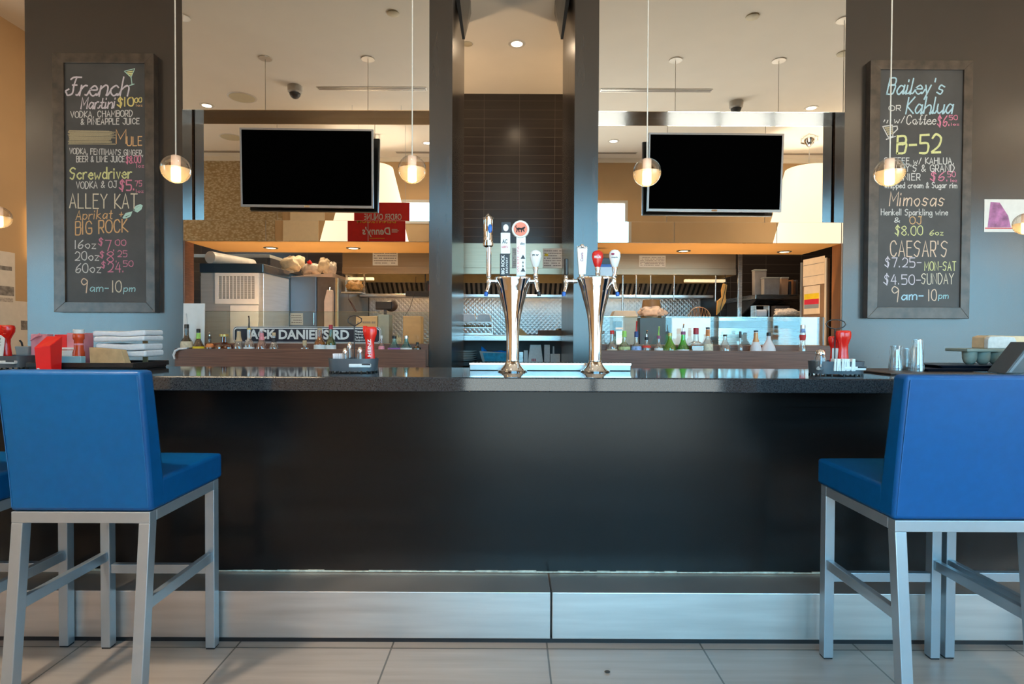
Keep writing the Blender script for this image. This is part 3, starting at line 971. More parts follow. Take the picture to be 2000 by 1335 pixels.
bl = board(101, 103, 302.5, 610, 123.5, 122, 285, 590, 'narrow framed chalkboard menu on the left column listing a French Martini')
br_ = board(1701, 117, 1893, 622, 1720.5, 135, 1876, 600, 'narrow framed chalkboard menu on the right column listing Mimosas')
Yc = YB + 0.0115
LL = [
 ('ƒrench', 128, 252, 187, 36, 'lilac', .28, 3.3, 0), ('Martini', 158, 225, 213, 22, 'lilac', .22, 2.6, 2), ('$10', 229, 261, 208, 17, 'yellow', 0, 2.9, 1), ('00', 263, 277, 201, 9, 'yellow', 0, 2.0, 2), ('1oz', 266, 278, 208, 5, 'orange', 0, 1.0, 0),
 ('VODKA, CHAMBORD', 138, 259, 230, 12, 'white', 0, 1.7, 3), ('& PINEAPPLE JUICE', 158, 272, 243, 11, 'white', 0, 1.7, 1),
 ('M', 227, 246, 280, 27, 'orange', 0, 2.2, 0), ('ULE', 248, 277, 284, 17, 'orange', 0, 2.2, 0),
 ("VODKA, FENTIMAN'S GINGER,", 136, 279, 300, 11, 'white', 0, 1.6, -4), ('BEER & LIME JUICE', 149, 243, 316, 11, 'white', 0, 1.6, 0), ('$8.00', 246, 275, 319, 14, 'pink', 0, 2.0, 1), ('1oz', 267, 281, 327, 7, 'pink', 0, 1.2, 0),
 ('Screwdriver', 137, 257, 350, 22, 'lime', 0, 3.0, 2), ('VODKA & OJ', 149, 228, 368, 13, 'white', 0, 1.7, 2), ('$5.', 233, 261, 371, 19, 'pink', 0, 2.8, 0), ('75', 264, 277, 363, 10, 'pink', 0, 1.6, 0), ('1oz', 266, 280, 376, 6, 'pink', 0, 1.2, 0),
 ('ALLEY KAT', 136, 268, 406, 28, 'cream', 0, 2.4, -1), ('Aprikat +', 148, 240, 429, 18, 'orange', .12, 1.9, 3), ('BIG ROCK', 147, 250, 458, 25, 'orange', 0, 2.6, 6),
 ('16oz', 147, 187, 485, 16, 'white', 0, 2.0, 0), ('$', 192, 201, 479, 14, 'pink', 0, 1.9, 0), ('7.', 206, 222, 490, 21, 'pink', 0, 2.0, 0), ('00', 225, 246, 479, 11, 'pink', 0, 1.7, 0),
 ('20oz', 147, 193, 508, 17, 'white', 0, 2.0, 0), ('$', 194, 203, 503, 12, 'pink', 0, 1.8, 0), ('8.', 209, 227, 511, 20, 'pink', 0, 2.0, 0), ('25', 230, 248, 501, 12, 'pink', 0, 1.6, 0),
 ('60oz', 148, 197, 532, 18, 'white', 0, 2.0, 0), ('$', 197, 206, 523, 12, 'pink', 0, 1.8, 0), ('24.', 211, 240, 531, 19, 'pink', 0, 2.0, 0), ('50', 241, 260, 520, 11, 'pink', 0, 1.6, 0),
 ('9', 159, 171, 572, 28, 'peach', 0, 2.2, 0), ('am-', 176, 212, 569, 15, 'teal', 0, 2.0, 0), ('10', 220, 237, 570, 22, 'cream', 0, 2.2, 0), ('pm', 241, 264, 569, 13, 'teal', .1, 1.8, 0),
]
LR = [
 ("Bailey's", 1731, 1845, 184, 31, 'blue', .30, 3.0, 1), ('OR', 1736, 1759, 216, 10, 'white', 0, 1.7, 0), ('Kahlua', 1769, 1862, 222, 32, 'blue', .28, 3.0, 0), ('w/', 1747, 1767, 240, 13, 'white', .1, 1.6, 0), ('Coffee', 1771, 1828, 243, 18, 'white', .2, 1.8, 0),
 ('$6.', 1831, 1853, 246, 20, 'pink', 0, 2.2, 0), ('50', 1854, 1870, 234, 9, 'pink', 0, 1.6, 0), ('1oz', 1858, 1873, 245, 5, 'pink', 0, 1.2, 0), ('B-52', 1751, 1838, 300, 34, 'lime', .05, 4.4, 4),
 ('COFFEE w/ KAHLUA,', 1727, 1862, 320, 12, 'white', 0, 1.7, 0), ("BAILEY'S & GRAND", 1727, 1864, 335, 13, 'white', 0, 1.7, 0), ('MARNIER', 1731, 1797, 352, 13, 'white', 0, 1.7, 0), ('$6.', 1817, 1849, 353, 17, 'pink', 0, 2.1, 0), ('50', 1851, 1866, 345, 10, 'pink', 0, 1.5, 0), ('1oz', 1857, 1869, 355, 6, 'pink', 0, 1.2, 0),
 ('whipped cream & Sugar rim', 1728, 1869, 367, 11, 'white', 0, 1.6, 0), ('Mimosas', 1737, 1844, 402, 27, 'peach', .15, 2.2, 0), ('Henkell Sparkling wine', 1721, 1851, 420, 12, 'white', 0, 1.5, 0), ('&', 1747, 1757, 434, 9, 'white', 0, 1.6, 0), ('OJ', 1777, 1800, 437, 14, 'orange', 0, 1.7, 0),
 ('$8.00', 1748, 1802, 459, 18, 'lime', 0, 1.9, 0), ('6oz', 1816, 1842, 459, 10, 'lime', 0, 1.6, 0), ("CAESAR'S", 1739, 1850, 500, 30, 'peach', 0, 2.2, -1), ('$7.25-', 1728, 1799, 521, 18, 'lilac', 0, 1.9, 0), ('MON-SAT', 1806, 1867, 528, 17, 'lime', 0, 1.8, 0),
 ('$4.50-', 1726, 1798, 555, 19, 'lilac', 0, 1.9, 0), ('SUNDAY', 1800, 1862, 554, 20, 'cream', 0, 1.8, 0), ('9', 1742, 1755, 589, 29, 'peach', 0, 2.0, 0), ('am-', 1761, 1803, 585, 17, 'blue', 0, 2.6, 0), ('10', 1814, 1829, 587, 22, 'peach', 0, 1.9, 0), ('pm', 1833, 1852, 583, 13, 'teal', .1, 1.6, 0),
]
for par, lst in ((bl, LL), (br_, LR)):
    for txt, x0, x1, base, cap, colr, sl, w, rise in lst:
        chalk(par, Yc, txt, x0, x1, base, cap, CH[colr], sl, w * 0.92, rise)


def sketch(par, colr, paths, w):
    mb = MB()
    for p in paths:
        ribbon(mb, [at(x, y, Yc) for x, y in p], w * YB / F)
    return mb.build('chalk_drawing', CH[colr], par)


sketch(bl, 'mint', [[(243, 139), (263, 134), (256, 151), (243, 139)], [(256, 151), (258, 165)], [(253, 167), (262, 164)]], 1.6)
sketch(bl, 'lime', [[(248, 141), (259, 139)], [(250, 144), (258, 143)], [(253, 147), (257, 146)]], 2.2)
sketch(bl, 'mint', [[(262, 410), (266, 403), (274, 400), (277, 402), (275, 408), (268, 413), (262, 410)], [(264, 408), (275, 403)], [(266, 410), (273, 406)]], 3.0)
sketch(bl, 'mint', [[(241, 425), (246, 417), (257, 414), (254, 421), (247, 425), (241, 425)], [(245, 421), (254, 417)]], 3.0)
mb = MB()
for k in range(26):
    y = 255 + k * 1.1
    a, b2 = at(134 + random.uniform(-2, 3), y + random.uniform(-1, 1) - 0.6, Yc), at(221 + random.uniform(-10, 6), y + random.uniform(-1.5, 1.5), Yc)
    ribbon(mb, [a, a.lerp(b2, 0.5), b2], 1.5 * YB / F)
mb.build('chalk_smudge', CH['tanc'], bl)
sketch(br_, 'white', [[(1724, 247), (1743, 244), (1744, 266), (1735, 268), (1724, 247)], [(1731, 272), (1749, 266)], [(1744, 247), (1752, 246), (1753, 252), (1745, 260)], [(1726, 238), (1728, 234)], [(1732, 240), (1734, 235)], [(1738, 239), (1740, 234)]], 1.8)
sketch(br_, 'tanc', [[(1729, 250), (1742, 248)], [(1731, 254), (1742, 252)], [(1733, 258), (1743, 256)], [(1735, 262), (1743, 260)]], 3.2)

# flyer taped to the right column
a, b2 = at(1923, 389, YM - 0.003), at(2006, 453, YM - 0.003)
t = thing('flyer', 'white event flyer with purple picture taped to right column', 'flyer', ((a.x + b2.x) / 2, YM - 0.002, b2.z))
MB().box(a.x, b2.x, YM - 0.003, YM - 0.001, b2.z, a.z).build('sheet', M_PAPER, t)
w, h = b2.x - a.x, a.z - b2.z
MB().prism([(a.x + .08 * w, b2.z + .14 * h), (a.x + .62 * w, b2.z + .14 * h), (a.x + .55 * w, b2.z + .5 * h), (a.x + .35 * w, b2.z + .9 * h), (a.x + .14 * w, b2.z + .92 * h)], 'y', YM - 0.0042, YM - 0.0032).build('picture', mat('purple_pink_print', (0.42, 0.16, 0.34), 0.6, var=0.55, scale=14), t)
MB().box(a.x + .02 * w, a.x + .7 * w, YM - 0.0045, YM - 0.0036, b2.z + .10 * h, b2.z + .13 * h).build('red_line', M_RED, t)

# dark crumb on the floor tiles
d = CR @ Vector(((1186 - 1000.0) / F, -(1313 - 667.5) / F, -1.0))
p = CAM + d * (-CAM.z / d.z)
o = MB().sphere((p.x, p.y, 0.004), 0.011, 12, 8, 1, 0.6, 0.35).build('crumb', mat('dark_crumb', (0.03, 0.02, 0.015), 0.8, var=0.3), smooth=50)
tag(o, 'small dark crumb lying on the floor tiles in front of the bar', 'crumb')

# ================================================================== on the bar top
M_HANDLEW = mat('white_enamel', (0.80, 0.79, 0.77), 0.3, var=0.02)
M_INK = mat('dark_ink', (0.02, 0.02, 0.025), 0.5, var=0.05)
M_BLUEPL = mat('blue_plastic_tip', (0.01, 0.10, 0.42), 0.35, var=0.05)
M_ORANGE = mat('orange_enamel', (0.78, 0.18, 0.07), 0.35, var=0.05)
M_CREAM = mat('cream_enamel', (0.74, 0.70, 0.62), 0.35, var=0.03)
KT = 2.62 / F        # metres per pixel at the tap towers
UX, UZ = Vector((1, 0, 0)), Vector((0, 0, 1))

# drip tray behind the towers
a, b2 = at(917, 725, 2.684), at(1232, 727, 2.684)
t = thing('drip_tray', 'long low stainless drip tray lying behind the two beer towers', 'drip tray', ((a.x + b2.x) / 2, 2.74, CT))
MB().box(a.x, b2.x, 2.684, 2.83, CT + 0.0005, CT + 0.030).build('tray_body', mat('dull_tray_steel', (0.40, 0.39, 0.38), 0.38, 1.0, var=0.05), t, bevel=0.003)
tr = MB()
for i in range(44):
    x = a.x + 0.012 + (b2.x - a.x - 0.024) * i / 43
    tr.box(x - 0.002, x + 0.002, 2.69, 2.815, CT + 0.030, CT + 0.0335)
tr.build('drain_grid', M_STEEL, t)
MB().box(a.x - 0.002, b2.x + 0.002, 2.680, 2.6845, CT + 0.026, CT + 0.036).build('front_rim', M_CHROME, t, bevel=0.001)


def tower(px, label):
    bx = at(px, 727, 2.57).x
    Y = 2.62
    t = thing('beer_tower', label, 'beer tower', (bx, Y, CT), 'chrome beer towers')

    def prof(lst):
        return [(w / 2 * KT, max(0.0005, at(px, y, Y).z - CT)) for w, y in lst]
    z0 = (bx, Y, CT)
    fl = MB().lathe([(0.066, 0.0005), (0.067, 0.005), (0.063, 0.008), (0.058, 0.0085)], z0, 40, 1, 0.86)
    fl.build('base_flange', M_CHROME, t, smooth=35)
    k = CT
    pts = [(0.056, 0.0085), (0.046, 0.018), (0.037, 0.030), (0.032, 0.040), (0.0285, 0.048)]
    MB().lathe(pts, z0, 40, 1, 0.85).build('base_cone', M_CHROME, t, smooth=60)
    MB().lathe([(0.0295, 0.047), (0.0310, 0.050), (0.0295, 0.053)], z0, 40, 1, 0.85).build('collar', M_CHROME, t, smooth=60)
    body = [(25, 703), (24.5, 680), (25, 655), (28, 635), (33, 615), (41, 598), (50, 582), (57, 568)]
    bp = prof(body)
    MB().lathe(bp, z0, 48, 1, 0.72).build('column_body', M_CHROME, t, smooth=75)
    head = [(57, 568), (62, 560), (67, 553), (71, 546), (73, 543.5), (71, 541.5), (58, 539.8), (30, 538.8), (4, 538.5)]
    MB().lathe(prof(head), z0, 48, 1, 0.72).build('tower_head', M_CHROME, t, smooth=50)
    return t, bx


def faucet(t, px, side, tip, txp):
    """shank out of the tower's side, body, spout and coloured nozzle tip"""
    Y = 2.61
    p = at(px, 549, Y)
    b = MB()
    root = at(px - side * 22, 549, Y)
    b.tube([root, p], 0.0095, 14)
    b.tube([root.lerp(p, 0.30), root.lerp(p, 0.42)], 0.0145, 14)
    b.build('shank', M_CHROME, t, smooth=45)
    bb = MB().lathe([(0.006, -0.022), (0.0105, -0.016), (0.0125, -0.004), (0.0125, 0.006), (0.009, 0.014), (0.0085, 0.020), (0.0105, 0.024), (0.006, 0.030)], p, 18)
    bb.tube([p + Vector((0, -0.004, -0.010)), p + Vector((side * 0.004, -0.018, -0.030)), p + Vector((side * 0.010, -0.024, -0.050))], [0.010, 0.0085, 0.0075], 14)
    bb.build('faucet_body', M_CHROME, t, smooth=45)
    q = p + Vector((side * 0.011, -0.0245, -0.052))
    MB().tube([q, q + Vector((side * 0.002, -0.0008, -0.017))], [0.009, 0.0085], 14).build('nozzle_cap', M_BLUEPL if tip == 'blue' else M_BLACK, t, smooth=45)
    return p


t1, bx1 = tower(1001, 'chrome flared beer tower on the left with the round orange tap handle')
t2, bx2 = tower(1165.5, 'chrome flared beer tower on the right with the red bulb tap handle')


def P(px, py, Y=2.61):
    return at(px, py, Y)


def ring(px, ylist, wlist, Y=2.61):
    c = P(px, ylist[0], Y)
    return [(max(0.0004, w / 2 * KT), P(px, y, Y).z) for y, w in zip(ylist, wlist)], (c.x, Y, 0)


# left tower: big chrome handle
p = faucet(t1, 955, -1, 'blue', 0)
pr, c = ring(954.5, [541, 538, 484, 482], [8, 10, 10, 10])
MB().lathe(pr, c, 20).build('handle_stem', M_CHROME, t1, smooth=45)
pr, c = ring(953.5, [483, 480, 474, 473, 470, 469, 463, 430, 428, 425, 423, 417], [10, 20, 20, 17.5, 17.5, 20, 18, 18, 19, 21, 14, 1.5])
h = MB().lathe(pr, c, 28).build('tap_handle', M_CHROME, t1, smooth=40)
o = P(957, 446, 2.588)
MB().sphere(o, 0.0135, 16, 10, 0.75, 0.25, 1.5).build('oval_emblem', M_BLUEPL, h, smooth=60)


def slab_handle(tower_, cx, y0, y1, w, d, m, Y=2.612, taper=1.0):
    a, b = P(cx, y0, Y), P(cx, y1, Y)
    w *= KT
    return MB().hexa([(b.x - w / 2 * taper, Y - d / 2, b.z), (b.x + w / 2 * taper, Y - d / 2, b.z), (b.x + w / 2 * taper, Y + d / 2, b.z), (b.x - w / 2 * taper, Y + d / 2, b.z),
                      (a.x - w / 2, Y - d / 2, a.z), (a.x + w / 2, Y - d / 2, a.z), (a.x + w / 2, Y + d / 2, a.z), (a.x - w / 2, Y + d / 2, a.z)]).build('tap_handle', m, tower_, bevel=0.002)


def print_on(par, text, x0, x1, y0, y1, Y, m, vertical=False, bold=0.02):
    a, b = P(x0, y1, Y), P(x1, y0, Y)
    mb = MB()
    if vertical:
        letters(mb, text, (b.x, Y, a.z), (0, 0, 1), (-1, 0, 0), b.z - a.z, b.x - a.x, bold)
    else:
        letters(mb, text, a, UX, UZ, b.x - a.x, b.z - a.z, bold)
    return mb.build('lettering', m, par)


# square two-tone handle
h = slab_handle(t1, 987.3, 455, 496, 18.5, 0.030, M_HANDLEW)
hb = slab_handle(t1, 986.0, 496, 538.5, 19, 0.031, M_INK)
print_on(hb, 'BIG ROCK', 979, 985.5, 498, 535, 2.595, M_HANDLEW, True)
print_on(hb, 'BREWERY', 988, 992, 502, 533, 2.595, M_HANDLEW, True, 0.0)
print_on(h, 'AC', 981, 991, 467, 475, 2.5955, M_INK)
print_on(h, 'ALBERTA', 979.5, 992, 480, 484, 2.5955, M_RED)
hc = slab_handle(t1, 988.5, 434.5, 455, 19, 0.031, M_INK)
o = P(988, 444.5, 2.5955)
MB().sphere(o, 0.0145, 20, 8, 0.85, 0.12, 1.1).build('oval_emblem', M_HANDLEW, hc, smooth=60)
# round orange badge on a white stick
h = slab_handle(t1, 1017.5, 463, 538.5, 18, 0.022, M_HANDLEW)
mb = MB()
for yA, yB in ((497, 505), (509, 514), (516, 521), (522, 530)):
    c0 = P(1021.5, yA, 2.5995)
    w = 4.5 if yA in (497, 522) else 1.6
    d0 = P(1021.5, yB, 2.5995)
    mb.prism([(c0.x, c0.z), (c0.x + w * KT, d0.z), (c0.x - w * KT, d0.z)], 'y', 2.5990, 2.6002)
mb.build('arrow_print', M_INK, h)
print_on(h, 'WHITE IPA', 1010, 1013.5, 480, 532, 2.6, M_RED, True, 0)
print_on(h, 'alley', 1016, 1025, 473, 479, 2.6, M_INK)
c = P(1016.5, 448, 2.61)
dm = Matrix.Translation(c) @ Matrix.Rotation(PI / 2, 4, 'X')
d = MB().lathe([(0.0375, -0.012), (0.040, -0.009), (0.040, 0.009), (0.0375, 0.012)], (0, 0, 0), 40).xf(dm).build('tap_handle', M_CREAM, t1, smooth=35)
MB().lathe([(0.0310, 0.012), (0.0305, 0.0145)], (0, 0, 0), 40).xf(dm).build('badge_face', M_ORANGE, d, smooth=35)
# a small prowling animal drawn on the badge
mb = MB()
for pts, r in (([(1009, 447), (1013, 446), (1019, 447), (1023, 445)], 1.8), ([(1010, 448), (1009, 453)], 1.0), ([(1013, 448), (1014, 453)], 1.0), ([(1019, 448), (1018, 453)], 1.0), ([(1022, 448), (1024, 452)], 1.0), ([(1023, 445), (1025, 443)], 1.6), ([(1009, 446), (1007, 442), (1009, 440)], 0.8)):
    mb.tube([P(x, y, 2.5945) for x, y in pts], r * KT, 6)
mb.build('animal_print', M_INK, d, smooth=60)


def bulb_handle(tw, cx, ytop, ybot, w, m, ystem, side=None, emblem=None):
    ys = [ybot, ybot - 2, ybot - 0.3 * (ybot - ytop), ybot - 0.62 * (ybot - ytop), ybot - 0.83 * (ybot - ytop), ybot - 0.95 * (ybot - ytop), ytop]
    pr, c = ring(cx, ys, [w * .40, w * .52, w * .78, w, w * .92, w * .6, 0.6])
    b = MB().lathe(pr, c, 28, 1, 0.75).build('tap_handle', m, tw, smooth=60)
    pr, c = ring(cx, [ystem, ystem - 4, ystem - 6, ystem - 0.55 * (ystem - ybot), ybot + 3, ybot - 0.5], [7, 7, 10, 7, 11, 10])
    MB().lathe(pr, c, 20).build('handle_stem', M_CHROME, tw, smooth=40)
    if emblem:
        print_on(b, emblem[0], cx - w * .27, cx + w * .27, emblem[2], emblem[3], 2.61 - w / 2 * KT * 0.74, emblem[1], False, 0.03)
    return b


faucet(t1, 1047, 1, 'black', 0)
b = bulb_handle(t1, 1046, 487.5, 522, 22.5, M_HANDLEW, 545, emblem=('m w', M_INK, 496, 500))
# right tower
faucet(t2, 1105.5, -1, 'blue', 0)
pr, c = ring(1106, [541, 536, 535.5, 506, 505], [6, 6, 8.5, 8, 6])
MB().lathe(pr, c, 20).build('tap_handle', M_BLACK, t2, smooth=40)
h = slab_handle(t2, 1137, 485, 536.5, 20, 0.020, M_HANDLEW, taper=0.66)
print_on(h, 'Coors', 1133.5, 1139.5, 493, 510, 2.601, mat('maroon_print', (0.25, 0.01, 0.06), 0.5), True, 0.02)
mb = MB()
for k in range(5):
    q = P(1129 + k * 4, 484 - (3.5 if k == 2 else 1.5 if k in (1, 3) else 0), 2.612)
    mb.sphere(q, 0.0065 + (0.003 if k == 2 else 0), 10, 8)
mb.build('crest_top', M_CHROME, h, smooth=60)
pr, c = ring(1136, [540.5, 536], [10, 9])
MB().lathe(pr, c, 18).build('handle_stem', M_CHROME, t2, smooth=40)
bulb_handle(t2, 1167, 488.5, 522, 22.5, M_RED, 541, emblem=('MOLSON', M_HANDLEW, 499, 504))
faucet(t2, 1199, 1, 'blue', 0)
b = bulb_handle(t2, 1200.5, 487, 522, 22.5, M_HANDLEW, 545, emblem=('maple', M_INK, 500.5, 504))
o = P(1197, 495.5, 2.588)
MB().sphere(o, 0.008, 10, 6, 1, 0.3, 0.6).build('leaf_emblem', mat('maroon_print', (0.25, 0.01, 0.06), 0.5), b, smooth=50)

# ------------------------------------------------------------------ condiment caddies
M_CADDY = mat('charcoal_caddy_plastic', (0.07, 0.085, 0.10), 0.38, var=0.08)
M_SHAKER = glass('clear_shaker_glass', (0.93, 0.93, 0.92), 0.10, body=0.08)
M_SUGAR = mat('pink_white_sugar_packets', (0.80, 0.70, 0.68), 0.7, var=0.15, scale=60)
M_LABELW = mat('white_printed_label', (0.80, 0.80, 0.77), 0.5, var=0.06, scale=40)
M_KETCH = mat('ketchup_red_plastic', (0.66, 0.014, 0.008), 0.22, var=0.05, coat=0.3)


def caddy(px, py, Y, wpx, hpx, label, flip=1):
    a = at(px, py, Y)
    k = Y / F
    w, h = wpx * k, hpx * k
    t = thing('condiment_caddy', label, 'condiment caddy', (a.x, Y, CT), 'condiment caddies on the bar')
    d = w * 0.62
    z0, z1 = CT + 0.006, CT + h

    def outline(g):
        return [(a.x + math.copysign(abs(math.cos(q)) ** 0.6, math.cos(q)) * w / 2 * g, Y + math.copysign(abs(math.sin(q)) ** 0.7, math.sin(q)) * d / 2 * g) for q in [2 * PI * i / 40 for i in range(40)]]
    mb = MB()
    o0, o1, i1, i0 = outline(0.96), outline(1.0), outline(0.955), outline(0.92)
    n = 40
    mb.v = [Vector((x, y, z0)) for x, y in o0] + [Vector((x, y, z1)) for x, y in o1] + [Vector((x, y, z1)) for x, y in i1] + [Vector((x, y, z0 + 0.012)) for x, y in i0]
    for r in range(3):
        for i in range(n):
            j = (i + 1) % n
            mb.f.append((r * n + i, r * n + j, (r + 1) * n + j, (r + 1) * n + i))
    mb.f.append(tuple(reversed(range(n))))
    mb.f.append(tuple(range(3 * n, 4 * n)))
    mb.build('tray', M_CADDY, t, smooth=40)
    ft = MB()
    for i in range(0, 40, 2):
        x, y = o0[i]
        ft.box(x * 0.98 + a.x * 0.02 - 0.003, x * 0.98 + a.x * 0.02 + 0.003, y * 0.98 + Y * 0.02 - 0.003, y * 0.98 + Y * 0.02 + 0.003, CT, z0 + 0.002)
    ft.build('feet', M_BLACK, t)
    # pale label on the front
    lx = a.x + flip * w * 0.20
    MB().box(lx - w * 0.22, lx + w * 0.22, Y - d / 2 - 0.0016, Y - d / 2 + 0.02, z0 + h * 0.28, z0 + h * 0.55).build('front_label', M_LABELW, t, bevel=0.004)
    MB().box(lx + w * 0.05, lx + w * 0.22, Y - d / 2 - 0.0024, Y - d / 2 - 0.0014, z0 + h * 0.45, z0 + h * 0.56).build('label_stripe', M_INK, t)
    return t, a, w, d, z0 + 0.012, z1


def loop_handle(t, pts, foot):
    MB().tube([at(x, y, foot[2]) for x, y in pts], 0.0026, 8, closed=True).build('handle_loop', M_BLACK, t, smooth=60)
    p = at(foot[0], foot[1], foot[2])
    MB().tube([p, (p.x, p.y, CT + 0.01)], 0.0026, 8).build('handle_rod', M_BLACK, t, smooth=60)


def ketchup(label, x, y, z, h, w, upside=True, rot=0.0):
    t = thing('ketchup_bottle', label, 'ketchup bottle', (0, 0, 0), 'red ketchup bottles')
    if upside:
        pr = [(.36, 0), (.42, .02), (.42, .16), (.34, .18), (.36, .24), (.34, .34), (.30, .52), (.31, .64), (.40, .74), (.48, .82), (.50, .92), (.46, .98), (.34, 1.0)]
    else:
        pr = [(.46, 0), (.50, .03), (.50, .12), (.44, .25), (.40, .42), (.43, .60), (.46, .72), (.40, .80), (.26, .84), (.26, .88), (.30, .88), (.30, .98), (.26, 1.0)]
    MB().lathe([(r * w, q * h) for r, q in pr], (0, 0, 0), 28, 1, 0.66).build('bottle_body', M_KETCH, t, smooth=50)
    pl = [(-0.30 * w, .30 * h), (0.30 * w, .30 * h), (0.36 * w, .62 * h), (0.20 * w, .72 * h), (-0.20 * w, .72 * h), (-0.36 * w, .62 * h)]
    t.location = (x, y, z)
    t.rotation_euler = (0, 0, rot)
    return t, pl


# left caddy
ct, a, w, d, zi, zt = caddy(691, 727.5, 2.55, 94, 27, 'charcoal condiment caddy with pink sugar packets near the left bar stool')
loop_handle(ct, [(679.5, 623), (684, 618), (691, 616), (699, 617.5), (706, 622), (706, 628), (698, 633), (692, 636.5), (686, 633), (680, 629)], (692, 636.5, 2.55))
kx = at(722, 700, 2.53)
kt, _ = ketchup('red ketchup bottle standing in the left caddy beside black wire loop', kx.x, 2.535, zi + 0.001, at(722, 638, 2.53).z - zi, 0.062, True)
hh = at(722, 638, 2.53).z - zi
letters(MB(), 'HEINZ', (0.008, -0.0165, 0.28 * hh), (0, 0, 1), (-1, 0, 0), 0.42 * hh, 0.014, 0.02).build('lettering', M_LABELW, kt)
MB().box(-0.030, -0.012, -0.010, 0.010, 0.90 * hh, 1.02 * hh).build('flip_tab', M_KETCH, kt, bevel=0.004)


def shaker(px, ytop, Y, wpx, zb, label, capm=None, capped=True, group='glass shakers in the caddies'):
    p = at(px, ytop, Y)
    k = Y / F
    r, H = wpx / 2 * k, p.z - zb
    t = thing('shaker', label, 'shaker', (p.x, Y, zb), group)
    MB().lathe([(r * .9, 0.0005), (r, .08 * H), (r * .92, .6 * H), (r * .72, .74 * H)], (p.x, Y, zb), 16).build('glass_jar', M_SHAKER, t, smooth=50)
    MB().lathe([(r * .70, .02 * H), (r * .80, .08 * H), (r * .75, .4 * H)], (p.x, Y, zb), 16).build('contents', capm or M_WHITE, t, smooth=50)
    MB().lathe([(r * .76, .74 * H), (r * .80, .80 * H), (r * .62, .95 * H), (r * .2, H)], (p.x, Y, zb), 16).build('lid', M_CHROME, t, smooth=50)
    return t


shaker(674, 679, 2.52, 13, zi + 0.001, 'salt shaker with chrome lid in the left caddy next to the sugar packets')
shaker(683, 667, 2.585, 12, zi + 0.001, 'taller pepper shaker at the rear of the left caddy', M_INK)
shaker(703, 677, 2.525, 13, zi + 0.001, 'shaker with chrome lid between wire rod and ketchup in left caddy', M_WHITE)
r = random.Random(3)
for i in range(6):
    x0 = at(653 + i * 3.2, 690, 2.53).x
    o = MB().box(-0.0035, 0.0035, -0.018, 0.018, 0, 0.062).build('sugar_packet', M_SUGAR, bevel=0.001)
    o.location = (x0, 2.545 + r.uniform(-0.004, 0.004), zi + 0.002)
    o.rotation_euler = (0, r.uniform(-0.10, 0.02), r.uniform(-0.1, 0.1))
    tag(o, 'pink and white sugar packet standing in the left condiment caddy', 'sugar packet', 'sugar packets in the left caddy')

# right caddy
ct, a, w, d, zi, zt = caddy(1632, 731.5, 2.50, 98, 27, 'charcoal condiment caddy with white sugar packets near the right bar stool')
loop_handle(ct, [(1613, 632), (1617, 627), (1624, 624.5), (1633, 624), (1642, 625), (1649, 628), (1652, 633), (1648, 638), (1640, 641), (1632, 642), (1623, 640.5), (1616, 637)], (1631, 642, 2.50))
hh = at(1648, 645.5, 2.47).z - zi
kx = at(1648, 700, 2.48)
kt, _ = ketchup('upside-down red ketchup bottle in the right caddy', kx.x, 2.485, zi + 0.001, hh, 0.066, True)
M_DRED = mat('dull_red_label', (0.45, 0.02, 0.02), 0.5, var=0.2, scale=60)
kx2 = at(1632, 700, 2.545)
kt2, _ = ketchup('second ketchup bottle half hidden behind the wire rod in right caddy', kx2.x, 2.553, zi + 0.001, hh * 0.86, 0.058, True)
MB().box(-0.020, 0.020, -0.0165, -0.0145, hh * .22, hh * .55).build('label', M_LABELW, kt2)
shaker(1603, 681.5, 2.47, 23, zi + 0.001, 'wide clear glass shaker at the left end of the right caddy', M_WHITE)
for i in range(9):
    x0 = at(1626 + i * 4.8, 690, 2.45).x
    o = MB().box(-0.004, 0.004, -0.015, 0.015, 0, 0.052).build('sugar_packet', M_LABELW, bevel=0.001)
    o.location = (x0, 2.445 + r.uniform(-0.003, 0.003), zi + 0.002)
    o.rotation_euler = (0, r.uniform(-0.06, 0.08), r.uniform(-0.1, 0.1))
    tag(o, 'white sugar packet standing in the right condiment caddy', 'sugar packet', 'sugar packets in the right caddy')

# far left caddy with its labelled ketchup
ct, a, w, d, zi, zt = caddy(14, 716, 2.70, 92, 25, 'grey condiment caddy cut by the left picture edge beside red cup')
kx = at(8, 690, 2.68)
hh = at(8, 634.5, 2.68).z - zi
kt, _ = ketchup('large ketchup bottle with white keystone label at the left picture edge', kx.x, 2.675, zi + 0.001, hh, 0.104, True)
# squeeze bottle seen from the front: flat keystone label
lb = MB().prism([(-0.036, .20 * hh), (0.030, .20 * hh), (0.040, .66 * hh), (0.022, .74 * hh), (-0.028, .74 * hh), (-0.042, .66 * hh)], 'y', -0.0365, -0.0335).build('keystone_label', M_LABELW, kt)
letters(MB(), 'HEINZ', (-0.026, -0.0370, .56 * hh), UX, UZ, 0.050, 0.020, 0.01).build('lettering', mat('olive_print', (0.10, 0.16, 0.08), 0.5), lb)
letters(MB(), 'KETCHUP', (-0.024, -0.0370, .46 * hh), UX, UZ, 0.046, 0.009, 0.0).build('lettering', mat('olive_print', (0.1, 0.16, 0.08), 0.5), lb)
MB().sphere((0.0, -0.037, .36 * hh), 0.008, 10, 6, 1, 0.15, 0.8).build('tomato_print', M_RED, lb, smooth=50)
p = at(46, 676, 2.66)
t = thing('condiment_tub', 'small grey tub with spoon handle behind the far left caddy', 'tub', (p.x, 2.78, CT))
k = 2.78 / F
p0, p1 = at(28, 676, 2.79), at(55, 676, 2.79)
